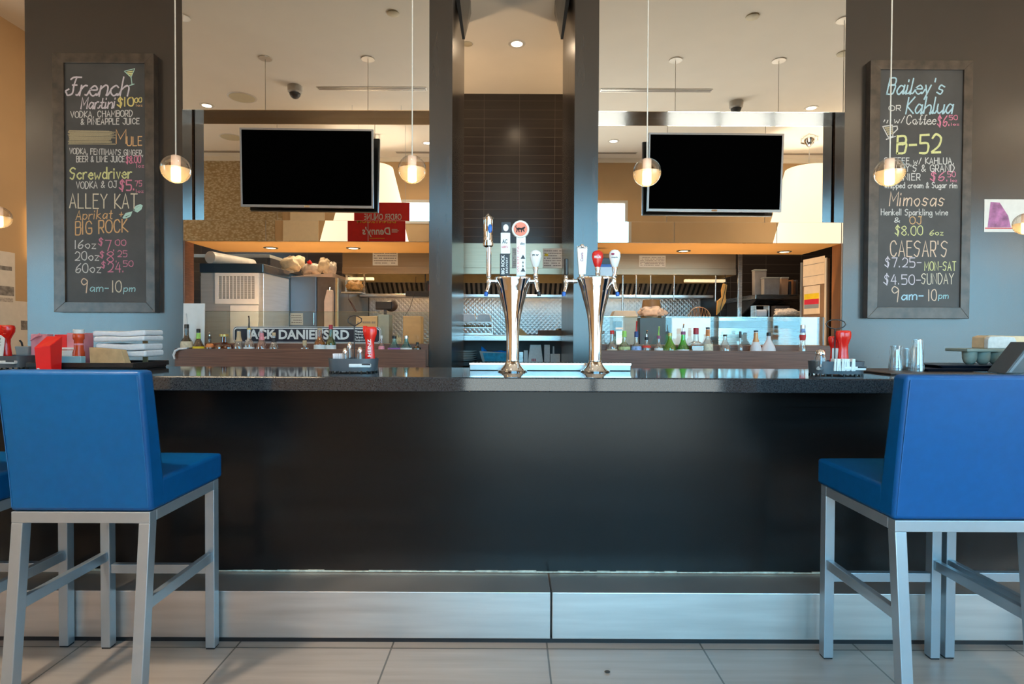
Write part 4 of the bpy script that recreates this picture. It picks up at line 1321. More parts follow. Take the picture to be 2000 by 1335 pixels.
MB().hexa([(p0.x + .012, 2.80, CT), (p1.x - .012, 2.80, CT), (p1.x - .012, 2.85, CT), (p0.x + .012, 2.85, CT), (p0.x, 2.79, p0.z), (p1.x, 2.79, p0.z), (p1.x, 2.86, p0.z), (p0.x, 2.86, p0.z)]).build('tub_body', mat('grey_tub_plastic', (0.34, 0.35, 0.33), 0.45), t, bevel=0.003)
MB().tube([at(44, 676, 2.82), at(42, 668, 2.815), at(38, 664, 2.81)], 0.004, 8).build('spoon_handle', M_BLACK, t, smooth=60)

# ------------------------------------------------------------------ left end of the bar: red boxes, bottle and napkins on a black tray
M_PINK = mat('pink_red_card', (0.78, 0.05, 0.13), 0.45, var=0.12, scale=12)
M_PINKL = mat('pale_pink_card', (0.80, 0.30, 0.36), 0.5, var=0.15, scale=12)
M_REDC = mat('bright_red_card', (0.80, 0.012, 0.012), 0.4, var=0.04)
zt_ = at(200, 701.5, 2.62).z
xl, xr = at(93, 700, 2.72).x, at(287, 700, 2.72).x
t = thing('serving_tray', 'black rimmed serving tray under the white napkins', 'serving tray', ((xl + xr) / 2, 2.72, CT))
MB().box(xl, xr, 2.615, 2.875, CT + 0.0005, CT + 0.016).build('tray_base', M_BLACK, t, bevel=0.004)
rim = MB()
zr = CT + 0.032
rim.box(xl - .008, xr + .008, 2.607, 2.615, CT + 0.010, zr).box(xl - .008, xr + .008, 2.875, 2.883, CT + 0.010, zr).box(xl - .008, xl, 2.615, 2.875, CT + 0.010, zr).box(xr, xr + .008, 2.615, 2.875, CT + 0.010, zr)
rim.build('tray_rim', M_BLACK, t, bevel=0.002)
TZ = CT + 0.0165


def cbox(name, label, cat, px0, px1, py, Y, dep, m, zb, group=None, bevel=0.002):
    a, b = at(px0, py, Y), at(px1, py, Y)
    o = MB().box(a.x, b.x, Y, Y + dep, zb, (a.z + b.z) / 2).build(name, m, bevel=bevel)
    return tag(o, label, cat, group)


# red cup in front of the tray
p0, p1 = at(68, 656, 2.53), at(100, 656, 2.53)
t = thing('red_cup', 'bright red square tapered cup beside the far left caddy', 'cup', ((p0.x + p1.x) / 2, 2.55, CT))
zc = p0.z
MB().hexa([(p0.x + .004, 2.53, CT), (p1.x - .002, 2.53, CT), (p1.x - .002, 2.59, CT), (p0.x + .004, 2.59, CT), (p0.x, 2.525, at(80, 678, 2.53).z), (p1.x, 2.525, at(80, 674, 2.53).z), (p1.x, 2.595, zc), (p0.x, 2.595, zc)]).build('cup_body', M_REDC, t, bevel=0.003)
MB().box(p0.x + .010, p0.x + .02, 2.5275, 2.531, CT + .008, CT + .013).build('small_print', M_LABELW, t)
t = thing('menu_holder', 'pink and red card holder with straw behind the red cup', 'card holder', (at(80, 652, 2.80).x, 2.80, CT))
a, b = at(60, 652, 2.80), at(92, 651, 2.80)
MB().box(a.x, b.x, 2.80, 2.84, CT, a.z).build('pink_card', M_PINKL, t, bevel=0.002)
MB().tube([at(60, 664, 2.79), at(70, 657, 2.79), at(78, 653, 2.79)], [0.004, 0.006, 0.008], 8).build('straw', M_PINKL, t, smooth=60)
t = thing('card_carton', 'open red and pink carton behind the sauce bottle', 'carton', (at(132, 651, 2.75).x, 2.75, TZ))
a, b, c = at(106, 653, 2.75), at(130, 651, 2.75), at(165, 650, 2.75)
MB().box(a.x, b.x, 2.75, 2.81, TZ, a.z).build('red_side', M_REDC, t, bevel=0.002)
MB().box(b.x + .0005, c.x, 2.75, 2.81, TZ, c.z).build('pink_side', M_PINKL, t, bevel=0.002)
MB().box(a.x + .004, c.x - .004, 2.742, 2.7495, at(130, 682, 2.745).z, at(130, 678, 2.745).z).build('front_flap', M_LABELW, t)
cbox('folded_packet', 'white folded packet lying before the red carton', 'packet', 118, 142, 684, 2.708, 0.028, M_LABELW, TZ)
cbox('blue_booklet', 'flat pale blue booklet lying at the front edge of the black tray', 'booklet', 103, 158, 695.5, 2.63, 0.03, mat('pale_blue_card', (0.24, 0.47, 0.56), 0.5), TZ)
# orange sauce bottle with white cap
p = at(153.5, 643, 2.695)
t = thing('sauce_bottle', 'orange red sauce bottle with white cap beside the white napkins', 'sauce bottle', (p.x, 2.695, TZ), 'sauce bottles')
k = 2.695 / F
M_SAUCE = mat('orange_red_sauce', (0.62, 0.07, 0.02), 0.25, var=0.1)
zz = lambda y: at(153, y, 2.695).z - TZ
MB().lathe([(9 * k, 0), (10 * k, .003), (10 * k, zz(688)), (8 * k, zz(682)), (7.5 * k, zz(664)), (9.5 * k, zz(661)), (9.5 * k, zz(653)), (8 * k, zz(651))], (p.x, 2.695, TZ), 22).build('bottle_body', M_SAUCE, t, smooth=50)
MB().lathe([(9 * k, zz(651)), (9 * k, zz(643.5)), (8 * k, zz(643))], (p.x, 2.695, TZ), 22).build('cap', M_WHITE, t, smooth=40)
MB().lathe([(7.7 * k, zz(679)), (7.8 * k, zz(670))], (p.x, 2.695, TZ), 22, cap=False).build('label', M_PINKL, t, smooth=50)
# brown folded bag and two stacks of white cloth napkins
M_NAP = mat('white_cloth_napkin', (0.78, 0.79, 0.82), 0.85, var=0.05, scale=60, bump=0.2)
M_KRAFT = mat('brown_kraft_paper', (0.55, 0.38, 0.20), 0.8, var=0.15, scale=25)


def soft_stack(px0, px1, py0, py1, Y, dep, layers, skew, rnd, wave=0.003):
    a, b = at(px0, py1, Y), at(px1, py0, Y)
    mb = MB()
    h = (b.z - a.z) / layers
    rr = random.Random(rnd)
    for i in range(layers):
        j0, j1, j2 = rr.uniform(-.006, .006), rr.uniform(-.006, .006), rr.uniform(0, .012)
        n = 10
        pts = []
        for s_ in range(n + 1):
            u = s_ / n
            pts.append((a.x + j0 + (b.x + j1 - a.x - j0) * u, a.z + h * (i + .96) + skew * u + wave * math.sin(u * 7 + i)))
        for s_ in range(n, -1, -1):
            u = s_ / n
            pts.append((a.x + j0 + (b.x + j1 - a.x - j0) * u, a.z + h * (i + .04) + skew * u + wave * math.sin(u * 7 + i - (1 if i else 0)) * (1 if i else 0)))
        mb.prism(pts, 'y', Y + j2, Y + dep)
    return mb


BZ = at(200, 697, 2.68)
t = thing('brown_paper_bag', 'flat folded brown paper bag under the white napkins', 'paper bag', (at(206, 697, 2.70).x, 2.70, TZ))
a, b = at(173, 678, 2.66), at(241, 679, 2.66)
MB().hexa([(a.x + .006, 2.66, TZ), (b.x + .012, 2.66, TZ), (b.x + .012, 2.70, TZ), (a.x + .006, 2.70, TZ), (a.x, 2.662, a.z), (b.x - .012, 2.662, a.z - .012), (b.x - .012, 2.70, a.z - .012), (a.x, 2.70, a.z)]).build('folded_bag', M_KRAFT, t, bevel=0.002)
o = soft_stack(186, 280, 671, 697, 2.705, 0.155, 2, 0.0, 1, 0.0022).build('napkin_stack', M_NAP, bevel=0.008)
tag(o, 'lower stack of folded white cloth napkins on the black tray', 'napkins', 'white napkin stacks')
o = soft_stack(179, 279, 647, 668, 2.70, 0.155, 2, 0.006, 2, 0.0024).build('napkin_stack', M_NAP, bevel=0.008)
tag(o, 'upper bundle of white cloth napkins leaning over the brown paper bag', 'napkins', 'white napkin stacks')
cbox('paper_sleeve', 'cream paper sleeve standing behind right side of the napkins', 'paper sleeve', 278, 288, 657, 2.866, 0.006, M_KRAFT, TZ)

# ------------------------------------------------------------------ right end: tumblers on a mat, trays, egg tray and loaf
M_MAT = mat('brown_rubber_mat', (0.055, 0.036, 0.028), 0.5, var=0.15)
xl, xr = at(1706, 722, 2.62).x, at(1905, 722, 2.62).x
o = MB().box(xl, xr, 2.50, 2.86, CT + 0.0005, CT + 0.008).build('bar_mat', M_MAT, bevel=0.003)
tag(o, 'thin dark brown bar mat under the three glass tumblers', 'bar mat')
M_TUMB = glass('clear_tumbler_glass', (0.95, 0.97, 0.98), 0.16, 0.04, body=0.08)
for px, yt, w, Y, lab, pr in ((1750.5, 675, 25, 2.68, 'short waisted glass tumbler, leftmost on the brown mat', [(.5, 0), (.5, .05), (.48, .3), (.36, .7), (.40, 1.0)]),
                              (1778, 680, 23, 2.70, 'low straight glass tumbler in the middle of the brown mat', [(.44, 0), (.45, .05), (.49, .95), (.5, 1.0)]),
                              (1792, 662, 23, 2.62, 'tallest narrow glass tumbler on the right of the brown mat', [(.50, 0), (.50, .04), (.44, .6), (.36, .97), (.37, 1.0)])):
    p = at(px, yt, Y)
    k = w * Y / F
    z0 = CT + 0.0085
    H = p.z - z0
    t = thing('tumbler', lab, 'glass tumbler', (p.x, Y, z0), 'empty glass tumblers')
    out = [(r_ * k, q * H) for r_, q in pr]
    inn = [(r_ * k - 0.0025, max(q * H, 0.012)) for r_, q in reversed(pr)]
    MB().lathe(out + inn, (p.x, Y, z0), 28, cap=False).lathe([(out[0][0], 0), (out[0][0] * .98, 0.010)], (p.x, Y, z0), 28).build('glass', M_TUMB, t, smooth=40)
    fl = MB()
    for q in range(10):
        an = 2 * PI * q / 10
        fl.tube([(p.x + (pr[0][0] * k + .0005) * math.cos(an), Y + (pr[0][0] * k + .0005) * math.sin(an), z0 + .01), (p.x + (pr[-1][0] * k + .0004) * math.cos(an), Y + (pr[-1][0] * k + .0004) * math.sin(an), z0 + H * .96)], 0.0008, 5)
    fl.build('cut_ribs', M_TUMB, t)
z = CT + 0.0085
for i, (px0, px1, Y, lab) in enumerate(((1808, 2030, 2.60, 'lower of two stacked black serving trays at right end of bar'), (1834, 2030, 2.63, 'upper stacked black tray carrying the green grey rack'))):
    x0, x1 = at(px0, 715, Y).x, at(px1, 715, Y).x
    o = MB().hexa([(x0 + .03, Y + .02, z), (x1, Y + .02, z), (x1, Y + .24, z), (x0 + .03, Y + .24, z), (x0, Y, z + .0135), (x1, Y, z + .0135), (x1, Y + .25, z + .0135), (x0, Y + .25, z + .0135)]).build('serving_tray', mat('blue_black_tray', (0.016, 0.018, 0.030), 0.35), bevel=0.003)
    tag(o, lab, 'serving tray', 'stacked trays at the right end')
    z += 0.014
# egg-carton-like rack
M_EGG = mat('green_grey_plastic', (0.23, 0.27, 0.23), 0.55, var=0.05)
Y = 2.69
x0, x1 = at(1886, 690, Y).x, at(2030, 690, Y).x
zt2 = at(1940, 681, Y).z
t = thing('cup_rack', 'green grey rack with rounded cups on the stacked trays', 'rack', ((x0 + x1) / 2, Y, z))
MB().box(x0, x1, Y - .01, Y + .13, zt2 - .014, zt2).build('rack_rim', M_EGG, t, bevel=0.003)
for i in range(6):
    cx = at(1902 + i * 26, 690, Y).x
    if cx + .03 > x1 + .01:
        break
    MB().lathe([(.014, 0.0005), (.024, .012), (.0285, .030), (.0300, zt2 - .012 - z)], (cx, Y + .025, z), 20).build('cup_pocket', M_EGG, t, smooth=60)
o = None
a, b = at(1930, 655, 2.735), at(1985, 655, 2.735)
t = thing('loaf_bundle', 'pale loaf-shaped bundle with brown top edge on the green grey rack', 'loaf', ((a.x + b.x) / 2, 2.735, zt2))
pl = [(a.x, zt2 + .0005), (b.x, zt2 + .0005), (b.x + .002, zt2 + .04), (b.x - .008, zt2 + .055), ((a.x + b.x) / 2, zt2 + .059), (a.x + .012, zt2 + .058), (a.x + .001, zt2 + .045)]
MB().prism(pl, 'y', 2.735, 2.76).build('end_face', mat('pale_crumb', (0.62, 0.58, 0.54), 0.8, var=0.1, scale=60), t, bevel=0.003)
pl2 = [(a.x + .004, zt2 + .0005), (b.x + .10, zt2 + .0005), (b.x + .10, zt2 + .06), (a.x + .03, zt2 + .063), (a.x + .006, zt2 + .055)]
MB().prism(pl2, 'y', 2.761, 2.84).build('long_side', mat('peach_crust', (0.70, 0.50, 0.30), 0.7, var=0.12, scale=20), t, bevel=0.004)
# slanted dark screen of a payment terminal at the right picture edge
t = thing('payment_terminal', 'dark slanted terminal cut by the right picture edge', 'payment terminal', (at(1995, 727, 2.50).x + .05, 2.52, CT + .008))
a, b, c = at(1964, 726, 2.50), at(2012, 668, 2.50), at(2040, 727, 2.50)
MB().prism([(a.x, CT + .0085), (c.x, CT + .0085), (c.x, b.z), (b.x, b.z)], 'y', 2.50, 2.60).build('casing', M_DARKGREY, t, bevel=0.003)
MB().prism([(a.x + .012, CT + .014), (b.x + .004, b.z - .008), (b.x + .018, b.z - .008), (a.x + .026, CT + .014)], 'y', 2.4985, 2.50).build('bevel_edge', mat('grey_edge_trim', (0.16, 0.18, 0.20), 0.4), t)

# ================================================================== back ledge, bottles, glass screens
LZ, SZ = 1.116, 0.988
RZ = 1.153
for side, px0, px1, xa, xb in (('left', 341, 835, -2.480, -0.632), ('right', 1170, 1622, 0.647, 2.489)):
    a, b = at(px0, 684, 4.20), at(px1, 690, 4.20)
    x0, x1 = (a.x, -0.632) if side == 'left' else (0.647, b.x)
    t = thing('bottle_ledge', 'long walnut ledge hiding the feet of the bottles on the %s' % side, 'ledge', ((x0 + x1) / 2, 4.28, 0), 'bottle ledges behind the bar')
    MB().box(x0, x1, 4.20, 4.222, 0, LZ).build('front_board', M_WOOD, t, bevel=0.002)
    MB().box(x0, x1, 4.2225, 4.348, SZ - .02, SZ).build('shelf', M_WOOD, t)
    MB().box(xa + .002, xb - .002, 4.3485, 4.54, 0, RZ).build('rear_riser', M_WOOD, t, bevel=0.002)
M_SCREENG = glass('sneeze_guard_glass', (0.90, 0.97, 0.96), 0.035)
M_EDGE = glass('glass_edge', (0.62, 0.80, 0.78), 0.35)
for side, px0, px1, py in (('left', 372, 838, 608.5), ('right', 1160, 1609, 619)):
    Y = 4.50
    a, b = at(px0, py, Y), at(px1, py, Y)
    x0, x1 = max(a.x, -2.478), min(b.x, 2.485)
    zt3 = (a.z + b.z) / 2
    t = thing('glass_screen', 'clear glass screen standing behind the %s row of bottles' % side, 'glass screen', ((x0 + x1) / 2, Y, RZ), 'glass screens behind the bottles')
    MB().box(x0, x1, Y, Y + .008, RZ + .0005, zt3).build('pane', M_SCREENG, t)
    MB().box(x0, x1, Y - .0005, Y + .0085, zt3, zt3 + .003).build('top_edge', M_EDGE, t)
    if side == 'right':
        MB().box(x1 - .004, x1 + .004, Y - .002, Y + .010, RZ + .0005, zt3 + .002).build('end_post', M_ALU, t)

# ------------------------------------------------------------------ the road-style sign
Ys = 4.43
a, b = at(455, 636, Ys), at(744, 639, Ys)
t = thing('street_sign', 'long dark street-style sign with white lettering behind left bottles', 'sign', ((a.x + b.x) / 2, Ys, RZ))
zb = RZ + 0.001
x0, x1, z1 = a.x, b.x, (a.z + b.z) / 2


def rrect(x0, x1, z0, z1, r, n=6):
    pts = []
    for cx, cz, s in ((x1 - r, z0 + r, -PI / 2), (x1 - r, z1 - r, 0), (x0 + r, z1 - r, PI / 2), (x0 + r, z0 + r, PI)):
        pts += [(cx + r * math.cos(s + PI / 2 * i / n), cz + r * math.sin(s + PI / 2 * i / n)) for i in range(n + 1)]
    return pts


MB().prism(rrect(x0, x1, zb, z1, .030), 'y', Ys, Ys + .004).build('white_border', M_LABELW, t)
MB().prism(rrect(x0 + .0035, x1 - .0035, zb + .0035, z1 - .0035, .028), 'y', Ys - .0006, Ys).build('border_line', M_INK, t)
MB().prism(rrect(x0 + .007, x1 - .007, zb + .007, z1 - .009, .025), 'y', Ys - .0012, Ys - .0006).build('border_band', M_LABELW, t)
MB().prism(rrect(x0 + .014, x1 - .012, zb + .011, z1 - .018, .020), 'y', Ys - .0018, Ys - .0012).build('dark_field', mat('navy_sign_field', (0.012, 0.016, 0.030), 0.4), t)
c0, c1 = at(479, 669, Ys), at(682, 642, Ys)
letters(MB(), "JACK DANIEL'S RD", (c0.x, Ys - .0024, zb + .008), UX, UZ, c1.x - c0.x, z1 - .021 - zb - .008, 0.035).build('lettering', M_LABELW, t)
c0, c1 = at(692, 669, Ys), at(722, 642, Ys)
mb = MB()
hh = (z1 - .023 - zb - .016) / 4
for i, tx in enumerate(('Responsibly', 'Drink', 'Enjoy', 'Please')):
    letters(mb, tx, (c0.x, Ys - .0022, zb + .017 + i * hh), UX, UZ, (c1.x - c0.x) * min(1, len(tx) / 8), hh * .78, 0.03)
mb.build('lettering', M_LABELW, t)

# ------------------------------------------------------------------ bottles
G_CLEAR = glass('bottle_clear', (0.93, 0.95, 0.95), 0.16, 0.05, body=0.14)
G_BROWN = glass('bottle_brown', (0.22, 0.09, 0.03), 0.10, body=0.10)
G_DARK = glass('bottle_dark', (0.10, 0.05, 0.03), 0.10, body=0.12)
G_GREEN = glass('bottle_green', (0.16, 0.50, 0.12), 0.10, body=0.10)
G_LGREEN = glass('bottle_bright_green', (0.10, 0.78, 0.10), 0.10, body=0.25)
G_MELON = glass('bottle_melon_green', (0.34, 0.80, 0.05), 0.10, body=0.25)
G_TEAL = glass('bottle_teal', (0.20, 0.70, 0.78), 0.10, body=0.15)
G_AMBER = glass('bottle_amber', (0.85, 0.42, 0.06), 0.10, body=0.15)
G_PINK = glass('bottle_pink', (0.92, 0.66, 0.62), 0.14, 0.05, body=0.2)
G_RED = glass('bottle_deep_red', (0.42, 0.04, 0.03), 0.10, body=0.15)
G_PALE = glass('bottle_pale_green', (0.82, 0.92, 0.70), 0.14, 0.05, body=0.15)
B_MILK = mat('bottle_matt_white', (0.78, 0.72, 0.72), 0.35, var=0.03)
CAPS = dict(black=M_BLACK, red=M_RED, gold=mat('gold_cap', (0.62, 0.45, 0.16), 0.35, 0.6), green=mat('green_cap', (0.25, 0.55, 0.08), 0.4), lime=mat('lime_wax_cap', (0.36, 0.68, 0.12), 0.4), blue=mat('dark_blue_cap', (0.01, 0.05, 0.20), 0.35),
            purple=mat('mauve_cap', (0.28, 0.07, 0.16), 0.4), orange=mat('orange_cap', (0.75, 0.28, 0.06), 0.45), cork=mat('cork', (0.60, 0.46, 0.28), 0.7), steel=M_CHROME, white=M_WHITE, cherry=mat('cherry_red_foil', (0.42, 0.02, 0.04), 0.4), copper=mat('copper_foil', (0.70, 0.34, 0.15), 0.4, 0.4))
LABELS = dict(cream=mat('cream_label', (0.72, 0.62, 0.45), 0.7, var=0.15, scale=70), white=M_LABELW, yellow=mat('yellow_label', (0.82, 0.60, 0.02), 0.6, var=0.1), orange=mat('orange_label', (0.75, 0.25, 0.08), 0.6, var=0.25, scale=50), pink=mat('pink_label', (0.80, 0.30, 0.36), 0.6, var=0.2, scale=60),
              red=mat('red_label', (0.66, 0.05, 0.04), 0.6, var=0.1), blue=mat('blue_white_label', (0.25, 0.36, 0.60), 0.6, var=0.6, scale=50), olive=mat('olive_label', (0.50, 0.55, 0.25), 0.6, var=0.3, scale=60), purple=mat('purple_label', (0.25, 0.10, 0.35), 0.6), black=M_INK)
# half width of each shape: v = 0 where the ledge cuts the view, v = 1 at the foot of the cap
SHAPES = {
 'round': [(1, 0), (.98, .22), (.86, .36), (.46, .54), (.37, .66), (.34, 1)],
 'tall': [(1, 0), (.98, .18), (.80, .32), (.45, .46), (.38, .60), (.36, 1)],
 'pear': [(1, 0), (.93, .18), (.74, .38), (.48, .58), (.31, .78), (.28, 1)],
 'cone': [(.98, 0), (.92, .14), (.70, .32), (.45, .52), (.34, .72), (.32, 1)],
 'flask': [(1, 0), (.95, .22), (.62, .38), (.30, .50), (.25, 1)],
 'square': [(1, 0), (1, .36), (.86, .46), (.42, .56), (.36, 1)],
 'waist': [(.95, 0), (.72, .18), (.56, .34), (.62, .50), (.72, .64), (.60, .82), (.50, 1)],
}


def bottle(px, ycap, w, label, shape, g, cap, lab=None, lab_at=(.40, .62), spout=None, spout_col='steel', capfrac=.10, capw=.44, Y=4.285, neck=None, neck_at=(.74, .86), liquid=None):
    zb = SZ + .0006
    p = at(px, ycap, Y)
    k = Y / F
    R, H = w / 2 * k, p.z - zb
    t = thing('liquor_bottle', label, 'bottle', (p.x, Y, zb), 'liquor bottles behind the bar')
    sy = 0.55 if shape == 'flask' else 1.0
    Hb = H * (1 - capfrac)
    ql = (LZ + .003 - zb) / Hb
    shp = [(SHAPES[shape][0][0] * .95, 0), (SHAPES[shape][0][0], .02)] + [(r_, ql + v * (1 - ql)) for r_, v in SHAPES[shape]]
    prof = [(r_ * R, q * Hb) for r_, q in shp]
    lab_at = (ql + lab_at[0] * (1 - ql), ql + lab_at[1] * (1 - ql))
    neck_at = (ql + neck_at[0] * (1 - ql), ql + neck_at[1] * (1 - ql))
    seg = 24
    mb = MB().lathe(prof, (0, 0, 0), 4 if shape == 'square' else seg, 1, sy)
    if shape == 'square':
        mb = MB().lathe([(r_ * 1.32, z_) for r_, z_ in prof[:5]], (0, 0, 0), 4).xf(Matrix.Rotation(PI / 4, 4, 'Z'))
        mb.lathe(prof[4:], (0, 0, 0), 20)
    mb.xf(Matrix.Translation((p.x, Y, zb)))
    mb.build('bottle_glass', g, t, smooth=40, bevel=0.003 if shape == 'square' else 0)
    rc = max(shp[-1][0] * R * 1.12, capw * R * .5)
    MB().lathe([(rc, 0), (rc, H * capfrac * .9), (rc * .85, H * capfrac)], (p.x, Y, zb + Hb + .0004), 18).build('cap', CAPS[cap], t, smooth=40)

    def rad(q):
        for (r0, q0), (r1, q1) in zip(shp[:-1], shp[1:]):
            if q0 <= q <= q1:
                return (r0 + (r1 - r0) * (q - q0) / (q1 - q0)) * R
        return R * .35
    if lab:
        n = 6
        ff = 1.02
        pr = [(rad(lab_at[0] + (lab_at[1] - lab_at[0]) * i / n) * ff + .0005, (lab_at[0] + (lab_at[1] - lab_at[0]) * i / n) * Hb) for i in range(n + 1)]
        if shape == 'square':
            MB().box(p.x - R * .8, p.x + R * .8, Y - R * .96, Y - R * .93, zb + lab_at[0] * Hb, zb + lab_at[1] * Hb).build('label', LABELS[lab], t)
        else:
            MB().lathe(pr, (p.x, Y, zb), seg, 1, sy, cap=False).build('label', LABELS[lab], t, smooth=50)
    if neck:
        n = 4
        pr = [(rad(neck_at[0] + (neck_at[1] - neck_at[0]) * i / n) * 1.05 + .0005, (neck_at[0] + (neck_at[1] - neck_at[0]) * i / n) * Hb) for i in range(n + 1)]
        MB().lathe(pr, (p.x, Y, zb), seg, 1, sy, cap=False).build('neck_label', LABELS[neck] if neck in LABELS else CAPS[neck], t, smooth=50)
    if liquid:
        lq = ql + liquid[1] * (1 - ql)
        pr = [(rad(q) * .93, q * Hb) for q in [.02, .2, .4, lq]]
        MB().lathe(pr, (p.x, Y, zb), seg, 1, sy).build('liquid', liquid[0], t, smooth=50)
    if spout:
        q = at(px, spout, Y)
        zt4 = zb + H
        MB().tube([(p.x, Y, zt4), (p.x, Y, zt4 + (q.z - zt4) * .5), (p.x + .001, Y - .004, zt4 + (q.z - zt4) * .88), (p.x + .001, Y - .009, q.z)], [.0065, .0046, .0043, .0055], 8).build('pour_spout', CAPS[spout_col], t, smooth=60)
    return t


bottle(364.5, 633, 22, 'dark brown bottle with cream label and red tipped spout, leftmost on left ledge', 'round', G_DARK, 'black', 'cream', (.02, .34), 612, 'white', capw=.5, Y=4.268)
bottle(387.5, 642, 21, 'brown bottle with yellow oval label beside the leftmost bottle', 'cone', G_BROWN, 'black', 'yellow', (-.3, .10), neck='lime', neck_at=(.60, .97), Y=4.27)
bottle(409.5, 656, 15, 'small bottle with orange label and thin spout, third on left ledge', 'round', G_BROWN, 'black', 'orange', (.05, .50), 649, 'steel')
bottle(437.5, 652, 36, 'squat dark red flask with wide gold and green cap', 'flask', G_RED, 'gold', None, capfrac=.08, capw=.9)
bottle(466.5, 643, 20, 'clear bottle with tall cork-coloured neck on the left ledge', 'cone', G_CLEAR, 'black', None, neck='cork', neck_at=(.40, .97), capfrac=.04)
bottle(486.5, 640, 20, 'clear long-necked bottle with tall dark pour spout', 'tall', G_CLEAR, 'gold', 'white', (-.2, .06), 617, 'black', capfrac=.05)
bottle(511, 642, 21, 'clear bottle with pink neck label in front of the street sign', 'cone', G_PINK, 'white', None, neck='pink', neck_at=(.48, .90), capfrac=.06)
bottle(535, 649, 19, 'small clear bottle with gold cap in front of the street sign', 'cone', G_CLEAR, 'cork', None, neck='black', neck_at=(.5, .85))
bottle(595, 664.5, 17, 'very low clear bottle with brass stopper in front of the street sign', 'flask', G_CLEAR, 'cork', None, capfrac=.2, capw=.9)
bottle(624.5, 640, 22, 'amber whisky bottle with white label beside the green bottle', 'round', G_AMBER, 'cork', 'white', (-.3, .20), capfrac=.06)
bottle(646, 634, 20, 'green bottle with cherry red cap in front of the street sign', 'round', G_GREEN, 'cherry', 'white', (-.3, .18), capfrac=.11)
bottle(745, 655, 12, 'slim pale pink bottle just right of the ketchup in left caddy', 'tall', G_PINK, 'white', 'pink', (-.1, .25))
bottle(770, 655, 25, 'teal bottle with black cap and purple label, left of the teal pair', 'cone', G_TEAL, 'black', 'purple', (-.3, .10))
bottle(793.5, 655, 23, 'teal bottle with silver cap, right of the teal pair', 'cone', G_TEAL, 'steel', 'white', (-.3, .10))
bottle(815, 668, 15, 'short dark bottle at the pillar end of the left ledge', 'round', G_DARK, 'black', None)
# right ledge
bottle(1195.5, 645, 20, 'clear slim bottle with red mouth beside the right beer tower', 'tall', G_CLEAR, 'red', 'cream', (-.2, .05))
bottle(1219.5, 646, 23, 'clear bottle with lime green wax cap and olive label', 'round', G_PALE, 'lime', 'olive', (.0, .24), capfrac=.17)
bottle(1243, 647, 20, 'clear bottle with dark blue cap and white spout on right ledge', 'tall', G_CLEAR, 'blue', 'blue', (-.1, .28), 627, 'red', capfrac=.16)
bottle(1263, 658, 18, 'clear bottle with red shoulder label and silver spout', 'round', G_CLEAR, 'black', 'red', (.22, .44), 645, 'steel')
bottle(1286.5, 655, 17, 'clear bottle with mauve cap and bright green spout', 'round', G_CLEAR, 'purple', 'white', (-.2, .15), 638, 'lime')
bottle(1308.5, 650, 25, 'pear-shaped melon green bottle with gold top', 'pear', G_MELON, 'gold', None, capfrac=.09)
bottle(1334.5, 647, 24, 'bright green bottle with mauve cap and steel spout', 'cone', G_LGREEN, 'purple', 'white', (-.3, .04), 633, 'steel', capfrac=.09)
bottle(1359.5, 640, 25, 'square whisky bottle with amber liquid and red cap', 'square', G_CLEAR, 'cherry', 'white', (-.2, .22), capfrac=.16, liquid=(G_AMBER, .34))
bottle(1382.5, 639, 20, 'clear bottle with orange neck foil and cream label', 'round', G_CLEAR, 'black', 'cream', (-.2, .30), neck='orange', neck_at=(.66, .98), capfrac=.04)
bottle(1416, 653, 23, 'clear bell-shaped bottle with black cap, alone near middle of right ledge', 'pear', G_CLEAR, 'black', None, capfrac=.05)
bottle(1446, 647, 11, 'slim bottle with dark cap standing behind the others on right ledge', 'tall', G_CLEAR, 'black', None, Y=4.315, capfrac=.18)
bottle(1476.5, 645, 22, 'silver white bottle with orange neck on the right ledge', 'cone', B_MILK, 'black', None, neck='copper', neck_at=(.46, .96), capfrac=.04)
bottle(1501.5, 649, 26, 'matt white pear-shaped bottle with black cap', 'pear', B_MILK, 'black', None, capfrac=.10)
bottle(1568, 634, 16, 'curvy clear bottle with red label at the right end of the ledge', 'waist', G_CLEAR, 'steel', 'red', (.46, .70), capfrac=.08, neck='blue', neck_at=(.80, .97))
# white cloth end hanging over the left end of the ledge, tall white board leaning in the corner
o = MB().tube([at(365, 680, 4.20), at(350, 681, 4.19), at(342, 685, 4.186), at(339, 693, 4.185), at(341, 701, 4.185)], [.006, .009, .009, .008, .005], 8).build('cleaning_cloth', M_NAP, smooth=60)
tag(o, 'twisted white cloth end hanging over the left corner of the ledge', 'cloth')
a, b = at(357, 592, 4.33), at(399, 594, 4.33)
o = MB().hexa([(a.x, 4.322, SZ + .001), (b.x, 4.322, SZ + .001), (b.x, 4.327, SZ + .001), (a.x, 4.327, SZ + .001), (a.x, 4.338, a.z), (b.x, 4.338, a.z), (b.x, 4.344, a.z), (a.x, 4.344, a.z)]).build('white_board', M_WHITE)
tag(o, 'plain white board leaning behind the leftmost bottles', 'board')

a, b = at(1172, 546, 4.62), at(1199, 516, 4.62)
t = thing('order_screen', 'small white order screen with blue top on the right pillar behind the red tap', 'screen', ((a.x + b.x) / 2, 4.62, a.z))
MB().box(a.x, b.x, 4.62, 4.635, a.z, b.z).build('white_face', mat('pale_display', (0.66, 0.74, 0.82), 0.3, var=0.04), t, bevel=0.002)
MB().box(a.x, b.x, 4.612, 4.6195, b.z - .022, b.z).build('blue_band', M_BLUEPL, t)
MB().box(0.6455, (a.x + b.x) / 2 + .03, 4.636, 4.66, b.z + .0005, b.z + .055).build('black_bracket', M_BLACK, t, bevel=0.004)
MB().box((a.x + b.x) / 2 - .02, (a.x + b.x) / 2 + .02, 4.636, 4.655, b.z - .06, b.z + .0004).build('back_arm', M_BLACK, t)

